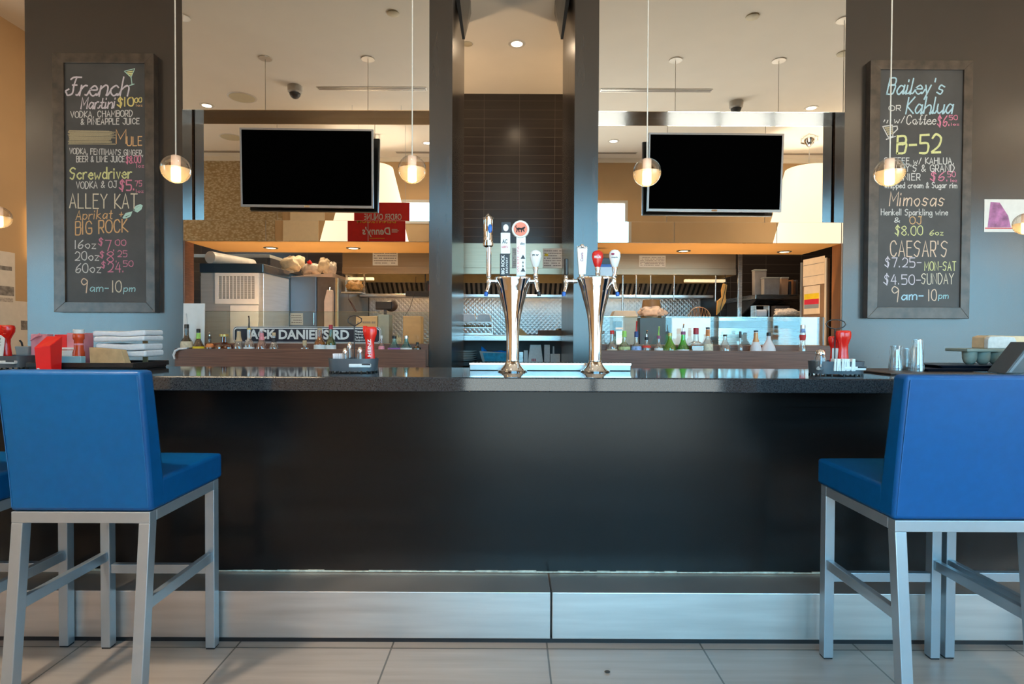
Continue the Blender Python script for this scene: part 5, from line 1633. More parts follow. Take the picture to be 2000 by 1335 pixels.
# ================================================================== the kitchen behind
M_QUILT = mat('quilted_stainless', (0.60, 0.56, 0.53), 0.34, 1.0, var=0.06)
qn = M_QUILT.node_tree.nodes
ql = M_QUILT.node_tree.links
ck = qn.new('ShaderNodeTexMagic')
tq = qn.new('ShaderNodeTexCoord')
mq = qn.new('ShaderNodeMapping')
mq.inputs['Rotation'].default_value = (0, PI / 4, 0)
mq.inputs['Scale'].default_value = (26, 1, 26)
vq = qn.new('ShaderNodeTexVoronoi')
vq.distance = 'CHEBYCHEV'
vq.inputs['Randomness'].default_value = 0.0
vq.inputs['Scale'].default_value = 1.0
bq = qn.new('ShaderNodeBump')
bq.inputs['Strength'].default_value = 0.5
bq.inputs['Distance'].default_value = 0.01
bq.invert = True
qn.remove(ck)
ql.new(tq.outputs['Object'], mq.inputs['Vector'])
ql.new(mq.outputs[0], vq.inputs['Vector'])
ql.new(vq.outputs['Distance'], bq.inputs['Height'])
ql.new(bq.outputs[0], qn['Principled BSDF'].inputs['Normal'])
M_HOOD = mat('brushed_warm_lit_hood_steel', (0.40, 0.32, 0.23), 0.36, 1.0, var=0.06, scale=3, stretch=(1, 1, 40), rvar=0.05)  # warm lamp reflections are put into the steel's tint
M_CARD = mat('brown_cardboard', (0.56, 0.40, 0.24), 0.8, var=0.08, scale=12)
M_TANPL = mat('tan_plastic', (0.58, 0.49, 0.37), 0.45, var=0.05)
M_GREYBIN = mat('grey_plastic_bin', (0.44, 0.46, 0.44), 0.4, var=0.05)
M_FRIDGE = mat('blue_grey_fridge_door', (0.17, 0.21, 0.26), 0.30, 0.5, var=0.06, scale=3)
M_DKWALL = mat('dark_grey_cabinet', (0.06, 0.062, 0.07), 0.4, var=0.1)
M_KWHITE = mat('white_china', (0.78, 0.75, 0.70), 0.25, var=0.03)

YH = 5.850
zh1, zl1, zl0 = at(1000, 475, YH).z, at(1000, 523, YH).z, at(1000, 535.5, YH).z
hx0, hx1 = at(669, 520, YH).x, at(1437, 520, YH).x
t = thing('extractor_hood', 'long stainless extractor hood over the cook line behind the pillars', 'extractor hood', ((hx0 + hx1) / 2, 6.3, zl0))
MB().box(hx0, hx1, YH, YH + .012, zl1, zh1).build('front_panel', M_HOOD, t)
MB().box(hx0, hx1, YH - .012, YH + .03, zl0, zl1).build('front_lip', M_HOOD, t, bevel=0.003)
MB().box(hx0, hx0 + .012, YH + .031, YK - .02, zl0, zh1 - .02).build('end_panel', M_HOOD, t)
MB().box(hx1 - .012, hx1, YH + .031, YK - .02, zl0, zh1 - .02).build('end_panel', M_HOOD, t)
MB().box(hx0, hx1, YH + .013, YK - .005, zh1 - .018, zh1).build('top_panel', M_HOOD, t)
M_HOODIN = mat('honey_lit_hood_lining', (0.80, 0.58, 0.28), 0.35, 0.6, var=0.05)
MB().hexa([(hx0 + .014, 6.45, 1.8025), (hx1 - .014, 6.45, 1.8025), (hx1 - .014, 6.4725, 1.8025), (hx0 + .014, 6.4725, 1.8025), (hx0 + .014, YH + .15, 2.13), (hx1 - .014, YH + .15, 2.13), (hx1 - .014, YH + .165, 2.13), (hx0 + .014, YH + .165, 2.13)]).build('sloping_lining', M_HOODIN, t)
fx = hx0 + .03
nf = 5
fw = (hx1 - hx0 - .06) / nf
M_BAFFLE = mat('baffle_filter_steel', (0.42, 0.38, 0.34), 0.35, 1.0, var=0.1)
for i in range(nf):
    x0, x1 = fx + fw * i, fx + fw * (i + 1) - .008
    f = MB().hexa([(x0, 6.63, 1.6825), (x1, 6.63, 1.6825), (x1, 6.645, 1.6825), (x0, 6.645, 1.6825), (x0, 6.4875, 1.807), (x1, 6.4875, 1.807), (x1, 6.5025, 1.807), (x0, 6.5025, 1.807)]).build('baffle_filter', M_BLACK, t)
    bf = MB()
    nb = 14
    for j in range(nb):
        xa = x0 + (x1 - x0) * (j + .25) / nb
        xb = xa + (x1 - x0) * .5 / nb
        bf.hexa([(xa, 6.612, 1.6825), (xb, 6.612, 1.6825), (xb, 6.627, 1.6825), (xa, 6.627, 1.6825), (xa, 6.4695, 1.807), (xb, 6.4695, 1.807), (xb, 6.4845, 1.807), (xa, 6.4845, 1.807)])
    bf.build('baffle_ribs', M_BAFFLE, f)
MB().box(hx0 + .014, hx1 - .014, 6.45, 6.675, 1.642, 1.675).build('grease_trough', M_STEEL, t, bevel=0.003)
for px0, px1, py in ((680, 729, 544), (1338, 1416, 548)):
    a, b = at(px0, py, 6.180), at(px1, py, 6.180)
    MB().box(a.x, b.x, 6.165, 6.225, a.z - .014, a.z + .016).build('light_fitting', mat('cream_light_fitting', (0.80, 0.70, 0.50), 0.4, emis=(1, .75, .42), estr=.8), t, bevel=0.004)
for x in (-1.3, 0.15, 1.45):
    lamp('hood_lamp', 'POINT', (x, 6.075, 2.08), 30, (1, 0.70, 0.36), 0.08)
# quilted steel behind the cook line and its low wall of appliances
struct(MB().box(hx0, hx1, YK - .02, YK - .002, 0.7, 1.80).build('wall_splashback', M_QUILT))
t = thing('cook_line', 'low row of stainless cooking appliances below the hood', 'cooking range', (0, 6.45, 0))
MB().box(hx0 + .05, hx1 - .05, 6.075, YK - .025, 0, 0.86).build('appliance_body', M_STEEL, t)
MB().box(hx0 + .05, hx1 - .05, 6.03, YK - .025, 0.8605, 0.90).build('griddle_top', M_BLACK, t)


def paper(px0, px1, py0, py1, Y, label, seed, rows=6, inkm=None, group='notices on the hood'):
    a, b = at(px0, py1, Y), at(px1, py0, Y)
    t = thing('paper_notice', label, 'notice', ((a.x + b.x) / 2, Y, a.z), group)
    MB().box(a.x, b.x, Y - .0035, Y - .0015, a.z, b.z).build('sheet', M_PAPER, t)
    papertext(MB(), a.x + .012, b.x - .012, a.z + .012, b.z - .012, Y - .0034, rows, seed).build('print', inkm or mat('grey_print', (0.22, 0.20, 0.20), 0.7), t)
    return t


paper(728, 777, 490, 518, YH, 'white notice taped to the hood left of the left pillar', 1, 5)
paper(1248, 1300, 499, 521.5, YH, 'white notice taped to the hood right of the right pillar', 2, 6)
paper(1000, 1026, 484, 523, YH, 'menu sheet on the hood behind the round orange tap handle', 3, 9)
t = paper(1060, 1099, 485, 523, YH, 'white sheet with yellow spot on the hood between the beer towers', 4, 7)
o = at(1067, 498, YH)
MB().box(o.x - .018, o.x + .018, YH - .0052, YH - .0046, o.z - .012, o.z + .014).build('yellow_spot', LABELS['yellow'], t)

# shelf unit seen between the pillars
YP = 5.482
t = thing('pass_shelf', 'stainless pass shelf with dark shelf below between the pillars', 'shelf unit', (0, 5.7, 0))
X0, X1 = -0.78, 0.78
MB().box(X0, X1, YP, YP + .50, 1.165, 1.217).build('steel_shelf', M_STEEL, t, bevel=0.003)
MB().box(X0, X1, YP - .02, YP + .53, 0.925, 0.9585).build('lower_shelf', M_BLACK, t, bevel=0.002)
MB().box(X0, X1, YP + .505, YP + .53, 0.959, 1.164).build('back_panel', M_DKWALL, t)
for s in (X0 + .004, X1 - .034):
    MB().box(s, s + .03, YP + .05, YP + .08, 0, 0.9245).box(s, s + .03, YP + .05, YP + .08, 0.959, 1.1645).build('post', M_STEEL, t)
ZP, ZQ = 1.2175, 0.959
# rack with white covered pans on the shelf
Y = 5.745
a, b = at(903, 655, Y), at(963, 628, Y)
t = thing('pan_rack', 'small steel rack with food tray on the pass shelf at left', 'rack', ((a.x + b.x) / 2, Y, ZP))
hgt = b.z - ZP
MB().box(a.x, b.x, Y, Y + .12, ZP, ZP + hgt * .16).build('base_tray', M_STEEL, t, bevel=0.002)
MB().box(a.x, b.x, Y, Y + .12, ZP + hgt * .50, ZP + hgt * .60).build('upper_tray', M_STEEL, t, bevel=0.002)
MB().box(a.x, b.x - .004, Y, Y + .12, ZP + hgt * .93, ZP + hgt).build('top_tray', M_STEEL, t, bevel=0.002)
MB().box(a.x, a.x + .008, Y + .02, Y + .03, ZP + hgt * .16, ZP + hgt * .93).box(b.x - .012, b.x - .004, Y + .02, Y + .03, ZP + hgt * .16, ZP + hgt * .93).build('uprights', M_STEEL, t)
fb = MB()
rr = random.Random(5)
for i in range(14):
    fb.sphere((a.x + .02 + (b.x - a.x - .05) * i / 13, Y + .02 + rr.uniform(0, .03), ZP + hgt * .60 + .011), rr.uniform(.008, .013), 8, 6)
fb.build('browned_food', mat('browned_food', (0.24, 0.13, 0.05), 0.6, var=0.5, scale=60), t, smooth=60)
for px, lab in ((915, 'left white folded cloth on the small steel rack'), (945, 'right white folded cloth on the small steel rack')):
    c = at(px, 628, Y)
    w = 28 * Y / F / 2
    zt5 = at(px, 612.5, Y).z
    pl = [(c.x - w, ZP + hgt + .0005), (c.x + w, ZP + hgt + .0005), (c.x + w * 1.02, ZP + hgt + .02), (c.x + w * .8, zt5 - .004), (c.x, zt5), (c.x - w * .8, zt5 - .003), (c.x - w * 1.02, ZP + hgt + .02)]
    o = MB().prism(pl, 'y', Y + .002, Y + .11).build('folded_cloth', M_NAP, bevel=0.005)
    tag(o, lab, 'cloth', 'folded cloths on the rack')
a, b = at(1052, 655, 5.700), at(1099, 644.5, 5.700)
o = MB().box(a.x, b.x, 5.67, 5.85, ZP, b.z).build('brown_box', mat('dark_brown_box', (0.10, 0.055, 0.03), 0.6, var=0.2), bevel=0.002)
tag(o, 'low dark brown box at right end of the pass shelf', 'box')
a = at(1012, 655, 5.790)
o = MB().prism([(a.x - .018, ZP), (a.x + .092, ZP), (a.x + .082, ZP + .018), (a.x + .045, ZP + .054), (a.x + .006, ZP + .078), (a.x - .006, ZP + .045)], 'y', 5.76, 5.79).build('orange_wrapper', mat('orange_paper', (0.72, 0.40, 0.14), 0.6, var=0.15), bevel=0.002)
tag(o, 'crumpled orange paper on the pass shelf between the beer towers', 'wrapper')
t = thing('frying_pan', 'black pan with round lid knob beside the brown box', 'pan', (at(1092, 640, 5.925).x, 5.925, ZP))
c = at(1094, 640, 5.925)
MB().sphere((c.x, 5.925, ZP + .037), .055, 18, 12, 1, .5, .66).build('pan_body', M_BLACK, t, smooth=60)
MB().tube([at(1084, 652, 5.895), at(1045, 653.5, 5.850), at(1000, 653, 5.850)], .006, 8).build('handle', M_BLACK, t, smooth=60)

# lower shelf goods
Y = 5.550
for i in range(5):
    o = MB().lathe([(.075, 0), (.128 + .004 * (i % 2), .016), (.130 + .004 * (i % 2), .0195), (.075, .006)], (-.477 + .004 * (i % 2), Y + .15, ZQ + .0005 + i * .021), 32).build('side_plate', M_KWHITE, smooth=50)
    tag(o, 'cream side plate in the stack below the pass shelf', 'plate', 'plates below the pass shelf')
a, b = at(936, 706, Y), at(1010, 676, Y)
t = thing('food_tub', 'grey tub lined with bright blue plastic bag below the pass shelf', 'tub', ((a.x + b.x) / 2, Y + .06, ZQ))
z0, z1 = ZQ + .0005, ZQ + .085
MB().hexa([(a.x + .03, Y, z0), (b.x - .01, Y, z0), (b.x - .01, Y + .12, z0), (a.x + .03, Y + .12, z0), (a.x, Y - .01, z1 + .02), (b.x, Y - .01, z1), (b.x, Y + .13, z1), (a.x, Y + .13, z1 + .02)]).build('tub_body', M_GREYBIN, t, bevel=0.004)
M_BAGB = mat('bright_blue_plastic_bag', (0.005, 0.22, 0.72), 0.35, var=0.3, scale=30, bump=0.6)
bg = MB()
rr = random.Random(9)


def bagf(u, v):
    x = a.x + .018 + (b.x - a.x - .03) * u
    y = Y - .004 + .12 * v
    e = math.sin(PI * min(max(v, 0), 1)) ** .4
    z = z1 + .004 + .060 * e * (0.5 + 0.5 * math.cos(5.5 * u + 1.0)) * (1 - .3 * u) + .018 * math.sin(13 * u + 4 * v) * e
    return Vector((x, y, z))


bg.grid(bagf, 24, 8)
bg.build('blue_bag', M_BAGB, t, smooth=70)
MB().hexa([(a.x + .055, Y - .013, z0 + .006), (b.x - .01, Y - .013, z0 + .006), (b.x - .01, Y - .010, z0 + .006), (a.x + .055, Y - .010, z0 + .006), (a.x + .035, Y - .020, z1 + .004), (b.x, Y - .020, z1 + .004), (b.x, Y - .017, z1 + .004), (a.x + .035, Y - .017, z1 + .004)]).build('bag_fold', mat('teal_bag_fold', (0.02, 0.32, 0.50), 0.4, var=0.3, scale=30), t)


def tapered(name, label, cat, cx, ybot, ytop, wb, wt, Y, m, zb, group=None, d=.07):
    k = Y / F
    c = at(cx, ytop, Y)
    return_t = thing(name, label, cat, (c.x, Y + d / 2, zb), group)
    MB().hexa([(c.x - wb * k / 2, Y, zb + .0003), (c.x + wb * k / 2, Y, zb + .0003), (c.x + wb * k / 2, Y + d, zb + .0003), (c.x - wb * k / 2, Y + d, zb + .0003),
               (c.x - wt * k / 2, Y + d * .15, c.z), (c.x + wt * k / 2, Y + d * .15, c.z), (c.x + wt * k / 2, Y + d * .85, c.z), (c.x - wt * k / 2, Y + d * .85, c.z)]).build('body', m, return_t, bevel=0.003)
    return return_t, c


t, c = tapered('paper_cup_stack', 'white tapered carton with red squares below the pass shelf', 'carton', 1046, 703, 673, 30, 21, Y, M_LABELW, ZQ)
rq = MB()
for i in range(3):
    for j in range(2):
        x = c.x - .038 + i * .015
        rq.box(x, x + .011, Y - .0022, Y + .004, ZQ + .008 + j * .014, ZQ + .019 + j * .014)
rq.build('red_squares', M_RED, t)
cbox('steel_box', 'small grey steel box beside the white tapered carton', 'box', 1014, 1022, 687, Y, .06, M_STEEL, ZQ + .0003)
cbox('cream_packet', 'small cream packet beside the steel box', 'packet', 1023, 1031, 684, Y, .05, M_LABELW, ZQ + .0003)
cbox('napkin_dispenser', 'white and grey dispenser right of the tapered carton', 'dispenser', 1063, 1074, 673, Y + .02, .06, M_LABELW, ZQ + .0003)
cbox('white_sachet_box', 'low white box holding a red bottle below the pass shelf', 'box', 1075, 1094, 691, Y, .06, M_LABELW, ZQ + .0003)
p = at(1081, 676, Y + .09)
t = thing('red_bottle', 'small red squeeze bottle rising behind the low white box', 'bottle', (p.x, Y + .09, ZQ))
MB().lathe([(.020, .0005), (.022, .01), (.022, .06), (.014, .078)], (p.x, Y + .09, ZQ), 18).build('bottle_body', M_RED, t, smooth=50)
MB().lathe([(.010, .078), (.008, p.z - ZQ)], (p.x, Y + .09, ZQ), 14).build('cap', M_WHITE, t, smooth=50)

# ------------------------------------------------------------------ prep tables either side
for side, x0, x1 in (('left', -1.66, -0.82), ('right', 0.82, 2.66)):
    t = thing('prep_table', 'stainless prep table behind the %s glass screen' % side, 'table', ((x0 + x1) / 2, 5.55, 0), 'stainless prep tables')
    MB().box(x0, x1, 5.13, 5.79, 0.955, 1.00).build('table_top', M_STEEL, t, bevel=0.003)
    for lx in (x0 + .02, x1 - .06):
        for ly in (5.175, 5.685):
            MB().box(lx, lx + .04, ly, ly + .04, 0, 0.9548).build('leg', M_STEEL, t)
ZT = 1.0005

# ice machine at left
Y = 5.100
a, b = at(392, 532, Y), at(515, 532, Y)
t = thing('ice_machine', 'stainless ice machine with white grille at far left of the kitchen', 'ice machine', ((a.x + b.x) / 2, 5.475, 0))
zt6, zl6 = at(450, 514.5, Y).z, at(450, 532.5, Y).z
M_ICE = mat('satin_cabinet_steel', (0.66, 0.70, 0.72), 0.36, 0.55, var=0.06, scale=3, stretch=(1, 1, 20))
MB().box(a.x, b.x, Y, Y + .58, 0.02, zl6).build('cabinet', M_ICE, t, bevel=0.004)
MB().box(a.x - .006, b.x + .004, Y - .016, Y + .59, zl6 + .0005, zt6).build('dark_lid', mat('blue_black_lid', (0.02, 0.045, 0.075), 0.16, spec=.9, coat=.4), t, bevel=0.006)
ga, gb = at(421, 593, Y), at(506, 533, Y)
fr = MB().box(ga.x, gb.x, Y - .014, Y - .0005, ga.z, ga.z + .045).box(ga.x, gb.x, Y - .014, Y - .0005, gb.z - .030, gb.z).box(ga.x, ga.x + .030, Y - .014, Y - .0005, ga.z + .045, gb.z - .030).box(gb.x - .036, gb.x, Y - .014, Y - .0005, ga.z + .045, gb.z - .030)
g = fr.build('grille_frame', M_WHITE, t, bevel=0.002)
MB().box(ga.x + .030, gb.x - .036, Y - .003, Y - .0008, ga.z + .045, gb.z - .03).build('grille_backing', mat('grey_filter', (0.22, 0.21, 0.18), 0.8), g)
bars = MB()
for i in range(1, 10):
    x = ga.x + .030 + (gb.x - ga.x - .066) * i / 10
    bars.box(x - .0024, x + .0024, Y - .009, Y - .003, ga.z + .045, gb.z - .03)
for i in range(1, 22):
    z = ga.z + .045 + (gb.z - ga.z - .075) * i / 22
    bars.box(ga.x + .030, gb.x - .036, Y - .006, Y - .003, z - .0015, z + .0015)
bars.build('grille_bars', M_WHITE, g)
da, db = at(452, 660, Y), at(500, 596, Y)
MB().box(ga.x + .13, gb.x - .006, Y - .006, Y - .0005, 0.6, ga.z - .012).build('white_door', M_WHITE, t, bevel=0.003)
MB().box(a.x - .010, a.x - .001, Y + .01, Y + .04, 0.02, zl6 - .03).build('side_trim', M_ALU, t)
# wrapped roll on top of the ice machine
p0, p1 = at(411, 504, 5.13), at(492, 506, 5.66)
r0 = 11.5 * 5.19 / F
p0.z = p1.z = zt6 + r0 * 1.06 + .002
t = thing('wrapped_cup_roll', 'long wrapped roll of cups lying on the ice machine', 'cup roll', (p0.x, p0.y, zt6))
MB().tube([p0, p1], [r0, r0 * .98], 22).build('roll', mat('cloudy_wrapping', (0.70, 0.68, 0.62), 0.35, var=0.12, scale=14), t, smooth=50)
dn = (p1 - p0).normalized()
MB().tube([p0 - dn * .004, p0 + dn * .01], [r0 * 1.04, r0 * 1.06], 22).build('end_cup', M_KWHITE, t, smooth=40)
# overhead shelf behind the roll, dark
a, b = at(372, 496, 6.000), at(527, 503, 6.000)
t = thing('wall_shelf', 'grey wall shelf high above the ice machine', 'shelf', ((a.x + b.x) / 2, 6.15, b.z))
MB().box(a.x - .2, b.x, 6., YK - .01, b.z, a.z).build('shelf_board', M_GREYBIN, t, bevel=0.002)
MB().box(b.x - .03, b.x, 6.015, YK - .01, b.z - .1, b.z - .0005).build('bracket', M_DKWALL, t)
# fridge with a blue-grey door
Y = 5.700
a, b, c, = at(565, 541, Y), at(617.5, 541, Y), at(660, 541, Y)
t = thing('upright_fridge', 'upright fridge with blue-grey door beside the ice machine', 'fridge', ((a.x + c.x) / 2, 6.15, 0))
MB().box(a.x + .004, c.x, Y + .031, YK - .05, 0.02, a.z).build('cabinet', mat('brown_grey_fridge_side', (0.15, 0.125, 0.11), 0.35, 0.4, var=0.08), t, bevel=0.003)
MB().box(a.x + .004, b.x, Y, Y + .030, 0.05, a.z + .004).build('door', M_FRIDGE, t, bevel=0.004)
MB().box(b.x + .004, c.x - .03, Y + .012, Y + .030, 0.05, a.z).build('door', mat('brown_grey_door', (0.16, 0.135, 0.12), 0.3, 0.4, var=0.1), t, bevel=0.004)
MB().box(c.x - .028, c.x, Y + .0, Y + .030, 0.05, a.z - .006).build('corner_post', mat('yellow_lit_steel_post', (0.62, 0.50, 0.30), 0.3, 0.8), t, bevel=0.003)  # yellow reflection on the steel post is put into its colour
hp = at(613, 622, Y)
MB().box(hp.x - .004, hp.x + .004, Y - .014, Y - .001, hp.z - .06, hp.z + .06).build('handle', M_CHROME, t, bevel=0.002)
na, nb_ = at(566, 634, Y), at(592, 611, Y)
for q, lab in ((0, 'white notice on the blue-grey fridge door'),):
    paper(567, 592, 611, 634, Y - .0005, lab, 11, 4, group='notices on the fridge')
a2, b2 = at(515, 634, 5.325), at(531, 611, 5.325)
zf = a.z + .0045
# cardboard and bags on the fridge
t = thing('cardboard_sheet', 'flat pinkish cardboard sheets on top of the fridge', 'cardboard', ((a.x + c.x) / 2 + .08, 6., zf))
MB().hexa([(a.x + .01, Y + .02, zf), (c.x - .06, Y + .02, zf), (c.x - .06, YK - .08, zf), (a.x + .01, YK - .08, zf), (a.x + .01, Y + .02, zf + .006), (c.x - .058, Y + .02, zf + .040), (c.x - .058, YK - .08, zf + .040), (a.x + .01, YK - .08, zf + .006)]).build('sheets', mat('pinkish_cardboard', (0.66, 0.48, 0.36), 0.7, var=0.15, scale=10, stretch=(1, 1, 8)), t, bevel=0.002)
zc_ = zf + .042


def lump(name, label, cat, cx, cy, w, h, Y, zb, m, seed, rot=0.0, group=None, sharp=.25):
    k = Y / F
    c = at(cx, cy, Y)
    rr = random.Random(seed)
    mb = MB()
    W, Hh, D = w * k / 2, h * k / 2, w * k * .4
    ph = [rr.uniform(0, 6.28) for _ in range(6)]

    def f(u, v):
        th, fi = 2 * PI * u, PI * v
        x, y, z = math.sin(fi) * math.cos(th), math.sin(fi) * math.sin(th), math.cos(fi)
        q = 1 + sharp * (math.sin(3 * th + ph[0]) * math.sin(2 * fi + ph[1]) + .6 * math.sin(7 * th + ph[2]) * math.sin(5 * fi + ph[3]))
        x = math.copysign(abs(x) ** .7, x)
        z = math.copysign(abs(z) ** .7, z)
        return Vector((x * W * q, y * D, z * Hh * q))
    mb.grid(f, 30, 16)
    mb.xf(Matrix.Translation((c.x, Y, 0)) @ Matrix.Rotation(rot, 4, 'Y'))
    mn = min(p.z for p in mb.v)
    mb.xf(Matrix.Translation((0, 0, zb + .0008 - mn)))
    o = mb.build(name, m, smooth=35)
    return tag(o, label, cat, group)


M_BAGC = mat('cream_crinkled_bag', (0.72, 0.58, 0.38), 0.5, var=0.15, scale=30, bump=0.5)
M_BAGT = mat('cloudy_plastic_bag', (0.62, 0.54, 0.44), 0.35, var=0.15, scale=40, bump=0.6)
lump('paper_bag', 'cream crinkled bag on top of the fridge, at left of the heap', 'bag', 570, 517, 42, 26, 5.84, zc_, M_BAGC, 1, -.25, 'bags on the fridge')
lump('plastic_bag', 'cloudy plastic bag in the middle of the heap on the fridge', 'bag', 608, 522, 36, 20, 6.04, zc_, M_BAGT, 2, 0, 'bags on the fridge')
lump('bread_bag', 'knotted cream bag at right of the heap on the fridge', 'bag', 632, 517, 20, 26, 5.84, zc_, M_BAGC, 3, .3, 'bags on the fridge')
lump('plastic_bag', 'small clear bag at the right end of the heap on the fridge', 'bag', 649, 521, 16, 22, 6.05, zc_, M_BAGT, 4, 0, 'bags on the fridge')
q = at(606, 512, 6.0)
o = MB().tube([(q.x - .018, 5.985, q.z - .006), (q.x, 5.975, q.z + .003), (q.x + .018, 5.985, q.z - .015)], [.015, .021, .012], 10).build('red_bag_clip', M_RED, smooth=60)
tag(o, 'red closure on the plastic bag above the fridge', 'bag clip')
# tall pale sleeve hanging on the fridge front
p = at(643, 560, 5.670)
t = thing('hanging_sleeve', 'tall pale paper sleeve hanging on the fridge front', 'paper sleeve', (p.x, 5.655, at(643, 640, 5.655).z))
k = 5.655 / F
zz0, zz1 = at(643, 642, 5.655).z, at(643, 566, 5.655).z
MB().prism([(p.x - 8 * k, zz0), (p.x + 7.5 * k, zz0), (p.x + 8 * k, zz1 - .045), (p.x + 7 * k, zz1), (p.x - 2.5 * k, zz1), (p.x - 8 * k, zz1 - .11)], 'y', 5.6325, 5.6925).build('sleeve', mat('pale_pink_paper', (0.74, 0.57, 0.46), 0.7, var=0.08), t, bevel=0.006)
MB().tube([(p.x + 1 * k, 5.6625, zz1), (p.x + 1 * k, 5.6775, zz1 + .03)], .0025, 6).build('hook', M_CHROME, t)
# bread bag on the shelf end, hood side
lump('bread_loaf', 'wrapped bread rolls hanging under the left end of the hood', 'bread', 693, 560, 28, 18, 5.79, at(693, 570, 5.790).z, mat('golden_bread', (0.55, 0.30, 0.10), 0.5, var=0.4, scale=40), 7)
t = thing('hanging_shelf', 'thin steel shelf carrying the wrapped bread rolls', 'shelf', (at(690, 570, 5.760).x, 5.79, at(690, 571, 5.760).z))
q0, q1 = at(668, 570, 5.730), at(706, 570, 5.730)
MB().box(q0.x, q1.x, 5.7, 5.895, q0.z - .012, q0.z).build('shelf_board', M_STEEL, t)
MB().box(q0.x, q0.x + .01, 5.85, 5.895, q0.z, zl0 - .001).box(q1.x - .01, q1.x, 5.85, 5.895, q0.z, zl0 - .001).build('hanger', M_STEEL, t)

# goods on the left prep table
Y = 5.430


def carton(name, label, cat, px0, px1, py, Y, d, m, zb, inked=None, seed=0):
    a, b = at(px0, py, Y), at(px1, py, Y)
    t = thing(name, label, cat, ((a.x + b.x) / 2, Y + d / 2, zb), None)
    MB().box(a.x, b.x, Y, Y + d, zb + .0003, a.z).build('body', m, t, bevel=0.003)
    if inked:
        papertext(MB(), a.x + .015, b.x - .015, zb + .35 * (a.z - zb), a.z - .03, Y - .0003, 4, seed).build('print', inked, t)
    return t


carton('cardboard_box', 'cardboard box with small print behind the street sign end', 'box', 695, 737, 617, Y, .16, M_CARD, ZT, mat('grey_print', (0.22, 0.2, 0.2), 0.7), 5)
carton('grey_carton', 'blue grey carton right of the printed cardboard box', 'carton', 738.5, 760, 614, Y + .01, .14, mat('blue_grey_card', (0.26, 0.33, 0.35), 0.7), ZT)
t = carton('brown_box', 'plain peach cardboard box beside the left pillar', 'box', 787, 822, 617, Y + .02, .16, mat('peach_cardboard', (0.62, 0.41, 0.22), 0.7, var=0.06), ZT)
lump('produce_bag', 'clear bag with yellow fruit between the cartons', 'bag', 775, 634, 18, 34, Y + .06, ZT, mat('clear_bag_with_yellow', (0.52, 0.50, 0.36), 0.35, var=0.5, scale=30, bump=.4), 12)
# black scale and mesh dome on a stand
Y2 = 5.610
a, b = at(733, 604, Y2), at(769, 588, Y2)
t = thing('receipt_printer', 'black box-shaped printer on a post above the cartons', 'printer', ((a.x + b.x) / 2, Y2, ZT))
MB().box(a.x, b.x - .02, Y2, Y2 + .07, a.z, b.z).build('casing', M_BLACK, t, bevel=0.008)
MB().sphere(((a.x + b.x) / 2 + .052, Y2 + .06, (a.z + b.z) / 2), .066, 18, 12, 1, .7, .9).build('rear_roll', mat('brown_black_cover', (0.05, 0.03, 0.02), 0.5), t, smooth=60)
MB().box((a.x + b.x) / 2 - .012, (a.x + b.x) / 2 + .012, Y2 + .02, Y2 + .05, ZT + .0003, a.z - .0003).build('post', M_DKWALL, t)
# black holder with utensils and cable on right of the left hood
Y3 = 5.670
Y3 = 5.80
a, b = at(792, 578, Y3), at(838, 568, Y3)
t = thing('utensil_rail', 'black rail with scanner and dangling cable under the hood beside left pillar', 'utensil rail', ((a.x + b.x) / 2, Y3, a.z))
MB().box(a.x, b.x + .05, Y3, Y3 + .05, a.z, b.z).build('rail', M_BLACK, t, bevel=0.003)
MB().box(b.x - .03, b.x + .004, Y3 + .005, Y3 + .04, b.z + .0003, at(830, 548, Y3).z).build('scanner', M_BLACK, t, bevel=0.006)
MB().box(b.x - .002, b.x + .014, Y3 - .004, Y3 + .02, b.z + .0003, at(830, 555, Y3).z).build('red_grip', M_RED, t, bevel=0.004)
MB().tube(spline([tuple(at(*q, Y3 - .01)) for q in ((812, 540), (811, 566), (806, 584), (800, 602), (791, 616))], 5), .003, 6).build('cable', M_BLACK, t, smooth=60)
MB().box(b.x - .05, b.x - .04, Y3 + .042, Y3 + .049, b.z, zl0 - .0005).build('hanger', M_BLACK, t)
t = thing('tongs', 'dark thin tongs hanging above the printed cardboard box', 'tongs', (at(688, 600, 5.790).x, 5.79, at(694, 609, 5.790).z))
MB().tube([at(681, 584, 5.790), at(688, 597, 5.790), at(695, 609, 5.790)], .004, 6).tube([at(681, 584, 5.798), at(691, 597, 5.798), at(696, 608, 5.798)], .003, 6).tube([at(681, 584, 5.790), at(681, 571.8, 5.79)], .0015, 6).build('arms', mat('dark_red_metal', (0.09, 0.03, 0.025), 0.4, .4), t, smooth=60)

# ------------------------------------------------------------------ right side
Y = 5.400
t = thing('storage_bin', 'beige lidded storage bin behind the right beer tower', 'bin', (at(1220, 640, Y).x, Y + .1, ZT))
a, b = at(1196, 640, Y), at(1245, 620, Y)
MB().hexa([(a.x + .01, Y, ZT + .0003), (b.x - .01, Y, ZT + .0003), (b.x - .01, Y + .16, ZT + .0003), (a.x + .01, Y + .16, ZT + .0003), (a.x + .004, Y - .004, b.z), (b.x - .002, Y - .004, b.z), (b.x - .002, Y + .165, b.z), (a.x + .004, Y + .165, b.z)]).build('bin_body', M_GREYBIN, t, bevel=0.004)
lz = at(1220, 606.5, Y).z
MB().hexa([(a.x - .006, Y - .014, b.z + .0005), (b.x + .006, Y - .014, b.z + .0005), (b.x + .006, Y + .172, b.z + .0005), (a.x - .006, Y + .172, b.z + .0005), (a.x + .022, Y + .004, lz), (b.x - .018, Y + .004, lz), (b.x - .018, Y + .14, lz), (a.x + .022, Y + .14, lz)]).build('lid', M_TANPL, t, bevel=0.005)
hr = MB()
